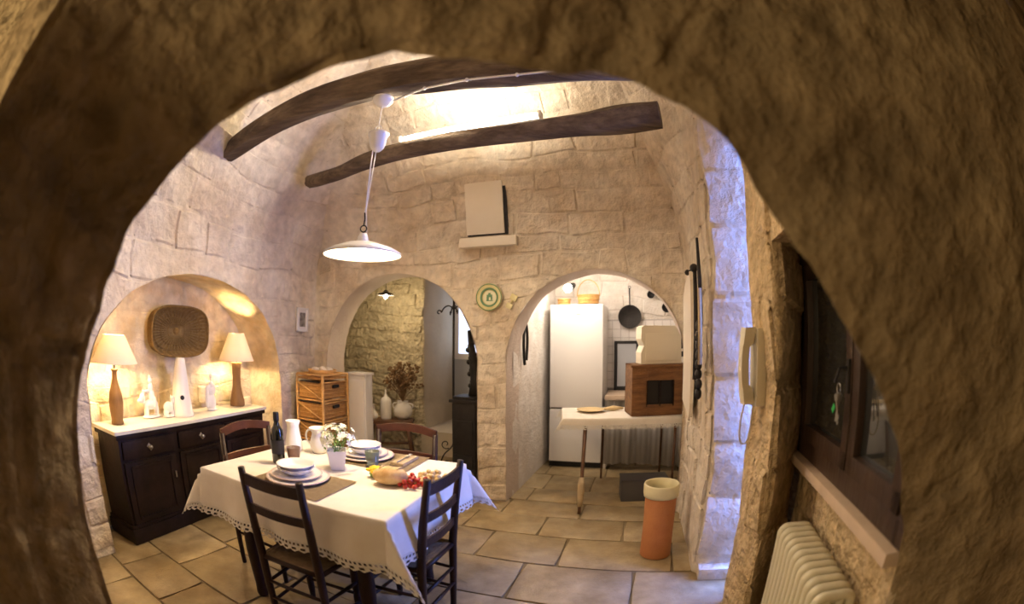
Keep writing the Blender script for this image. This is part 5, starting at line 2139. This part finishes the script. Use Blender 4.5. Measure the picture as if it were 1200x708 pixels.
# ------------------------------------------------------------------ intercom phone on the pillar
PH = Vector((1.072, 1.80, 1.145))
t = thing('wall_phone', 'ivory wall telephone handset on the left face of the ochre pillar', 'telephone', PH, math.radians(-95))
# local -y points to the left, away from the pillar face
bm = B()
box(bm, (0, 0.01, 0.17), (0.085, 0.05, 0.345), None, 0.012)
obj('base', bm, 'phone', t, 'auto')
bm = B()
box(bm, (0, 0.043, 0.17), (0.075, 0.018, 0.33), None, 0.004)
obj('wall_plate', bm, 'darkgrey', t)
bm = B()
pr = []
n = 20
rows = []
for i in range(n + 1):
    f = i / n
    z = 0.01 + 0.335 * f
    y = -0.048 - 0.018 * math.sin(PI * f)
    w_ = 0.052 if (f < 0.25 or f > 0.75) else 0.040
    d_ = 0.022 + (0.014 if (f < 0.22 or f > 0.78) else 0)
    rows.append([bm.verts.new((-w_ / 2, y - 0.018, z)), bm.verts.new((w_ / 2, y - 0.018, z)), bm.verts.new((w_ / 2, y - 0.018 + d_ + 0.014, z)), bm.verts.new((-w_ / 2, y - 0.018 + d_ + 0.014, z))])
for a, b in zip(rows, rows[1:]):
    for k in range(4):
        bm.faces.new((a[k], a[(k + 1) % 4], b[(k + 1) % 4], b[k]))
bm.faces.new(rows[0])
bm.faces.new(rows[-1])
hs = obj('handset', bm, 'phone', t, 'auto')
bm = B()
cp = bez((0, -0.055, 0.012), (-0.005, -0.085, -0.12), (0.0, -0.07, -0.19), (0, -0.035, -0.17), 12) + bez((0, -0.035, -0.17), (0, -0.01, -0.14), (0, -0.02, -0.06), (0, -0.008, 0.0), 10)[1:]
tube(bm, cp, 0.0045, 7)
obj('cord', bm, 'phone', t, True)

# ------------------------------------------------------------------ window, sill and radiator on the right
w_rz = math.atan2(WD.y, WD.x)
t = thing('window_1', '', '', (WP.x, WP.y, 0.885), w_rz)
del t['label'], t['category']
t['kind'] = 'structure'
# local x along the wall towards the camera; local +y points into the wall or room
WL = 1.24
TOP = 0.95
side = 1 if (Matrix.Rotation(w_rz, 3, 'Z') @ Vector((0, 1, 0))).x < 0 else -1   # +1: local +y is room side


def wy(v_):
    return v_ * side


bm = B()
box(bm, (0.045, wy(0.0), TOP / 2), (0.08, 0.06, TOP), None, 0.005)
box(bm, (WL / 2, wy(0.0), 0.04), (WL, 0.06, 0.08), None, 0.005)
box(bm, (WL / 2, wy(0.0), TOP - 0.03), (WL, 0.06, 0.07), None, 0.005)
box(bm, (WL - 0.02, wy(0.0), TOP / 2), (0.08, 0.06, TOP), None, 0.005)
obj('window_frame', bm, 'window_wood', t, 'auto')
for (x0, x1) in ((0.09, 0.72), (0.73, 1.19)):
    bm = B()
    z0_, z1_ = 0.085, TOP - 0.07
    for x in (x0 + 0.032, x1 - 0.032):
        box(bm, (x, wy(0.018), (z0_ + z1_) / 2), (0.064, 0.045, z1_ - z0_), None, 0.006)
    for z in (z0_ + 0.035, z1_ - 0.035):
        box(bm, ((x0 + x1) / 2, wy(0.018), z), (x1 - x0, 0.045, 0.07), None, 0.006)
    s_ = obj('sash', bm, 'window_wood', t, 'auto')
    bm = B()
    box(bm, ((x0 + x1) / 2, wy(0.008), (z0_ + z1_) / 2), (x1 - x0 - 0.12, 0.006, z1_ - z0_ - 0.13))
    obj('pane', bm, 'winglass', s_)
bm = B()
box(bm, (0.70, wy(0.047), 0.42), (0.025, 0.012, 0.12), None, 0.003)
tube(bm, [(0.70, wy(0.05), 0.45), (0.70, wy(0.085), 0.45), (0.67, wy(0.09), 0.40)], 0.007, 7)
obj('handle', bm, 'iron', t, 'auto')
sl = thing('window_sill', 'rose beige wooden board below the dark window', 'sill', (WP.x, WP.y, 0.86), w_rz)
bm = B()
box(bm, (WL / 2 - 0.02, wy(0.028), 0.0), (WL + 0.04, 0.085, 0.045), None, 0.006)
obj('board', bm, 'sill', sl, 'auto')
# keys in the window lock
kp = WP + WD * 0.70 + Vector((-0.941, 0.338, 0)) * 0.085
t = thing('key_bunch', 'bunch of steel keys with a green tag hanging on the window lock', 'keys', (kp.x, kp.y, 1.235), w_rz)
bm = B()
tube(bm, spiral((0, 0, 0.03), 0.018, 0.018, 0, 2 * PI, (1, 0, 0), (0, 0, 1), 16), 0.002, 5)
obj('ring', bm, 'metal', t, True)
for k, a in enumerate((-0.45, -0.2, 0.05, 0.3, 0.5)):
    bm = B()
    rot = Matrix.Rotation(a, 3, 'Y')
    c0 = Vector((0, 0.006 * (k - 2), 0.012))
    L_ = 0.075 + 0.012 * (k % 2)
    box(bm, c0 + rot @ Vector((0, 0, -0.012)), (0.024, 0.003, 0.024), rot, 0.001)
    box(bm, c0 + rot @ Vector((0, 0, -0.02 - L_ / 2)), (0.008, 0.003, L_), rot, 0.0005)
    box(bm, c0 + rot @ Vector((0.005, 0, -0.01 - L_)), (0.012, 0.003, 0.015), rot, 0.0005)
    obj('key', bm, 'metal', t)
bm = B()
box(bm, (-0.045, 0, -0.045), (0.022, 0.004, 0.032), Matrix.Rotation(0.7, 3, 'Y'), 0.002)
obj('key_tag', bm, 'paint_green', t)

# radiator
RP = WP + WD * 0.38 + Vector((-0.941, 0.338, 0)) * 0.095
t = thing('cast_radiator', 'ivory column radiator under the dark window', 'radiator', (RP.x, RP.y, 0.0), w_rz)
RT, RD = 0.635, 0.13
for k in range(12):
    x = 0.03 + 0.056 * k
    bm = B()
    n = 8
    # one column: a rounded flat ring with two inner webs
    hw = RD / 2
    outer = []
    for cx, cz, a0_, a1_ in ((hw - 0.03, RT - 0.03, 0, PI / 2), (-hw + 0.03, RT - 0.03, PI / 2, PI), (-hw + 0.03, 0.13, PI, 1.5 * PI), (hw - 0.03, 0.13, 1.5 * PI, 2 * PI)):
        for i in range(6):
            a = a0_ + (a1_ - a0_) * i / 5
            outer.append((cx + 0.03 * math.cos(a), cz + 0.03 * math.sin(a)))
    pts = [Vector((x, y_, z_)) for y_, z_ in outer] + [Vector((x, *outer[0]))]
    tube(bm, pts, 0.021, 8, False)
    for y_ in (-0.025, 0.025):
        tube(bm, [(x, y_, 0.11), (x, y_, RT - 0.005)], 0.018, 8)
    tube(bm, [(x - 0.028, 0, 0.15), (x + 0.028, 0, 0.15)], 0.022, 8)
    tube(bm, [(x - 0.028, 0, RT - 0.05), (x + 0.028, 0, RT - 0.05)], 0.022, 8)
    obj('column', bm, 'radiator', t, True)
for x in (0.03, 0.03 + 0.056 * 11):
    for y_ in (-0.035, 0.035):
        bm = B()
        tube(bm, [(x, y_, 0.0), (x, y_, 0.13)], [0.020, 0.016], 8)
        obj('foot', bm, 'radiator', t, True)
bm = B()
tube(bm, [(-0.03, 0, RT - 0.05), (-0.005, 0, RT - 0.05)], 0.020, 8)
box(bm, (-0.02, 0, RT - 0.03), (0.025, 0.03, 0.05), None, 0.006)
obj('valve', bm, 'radiator', t, 'auto')
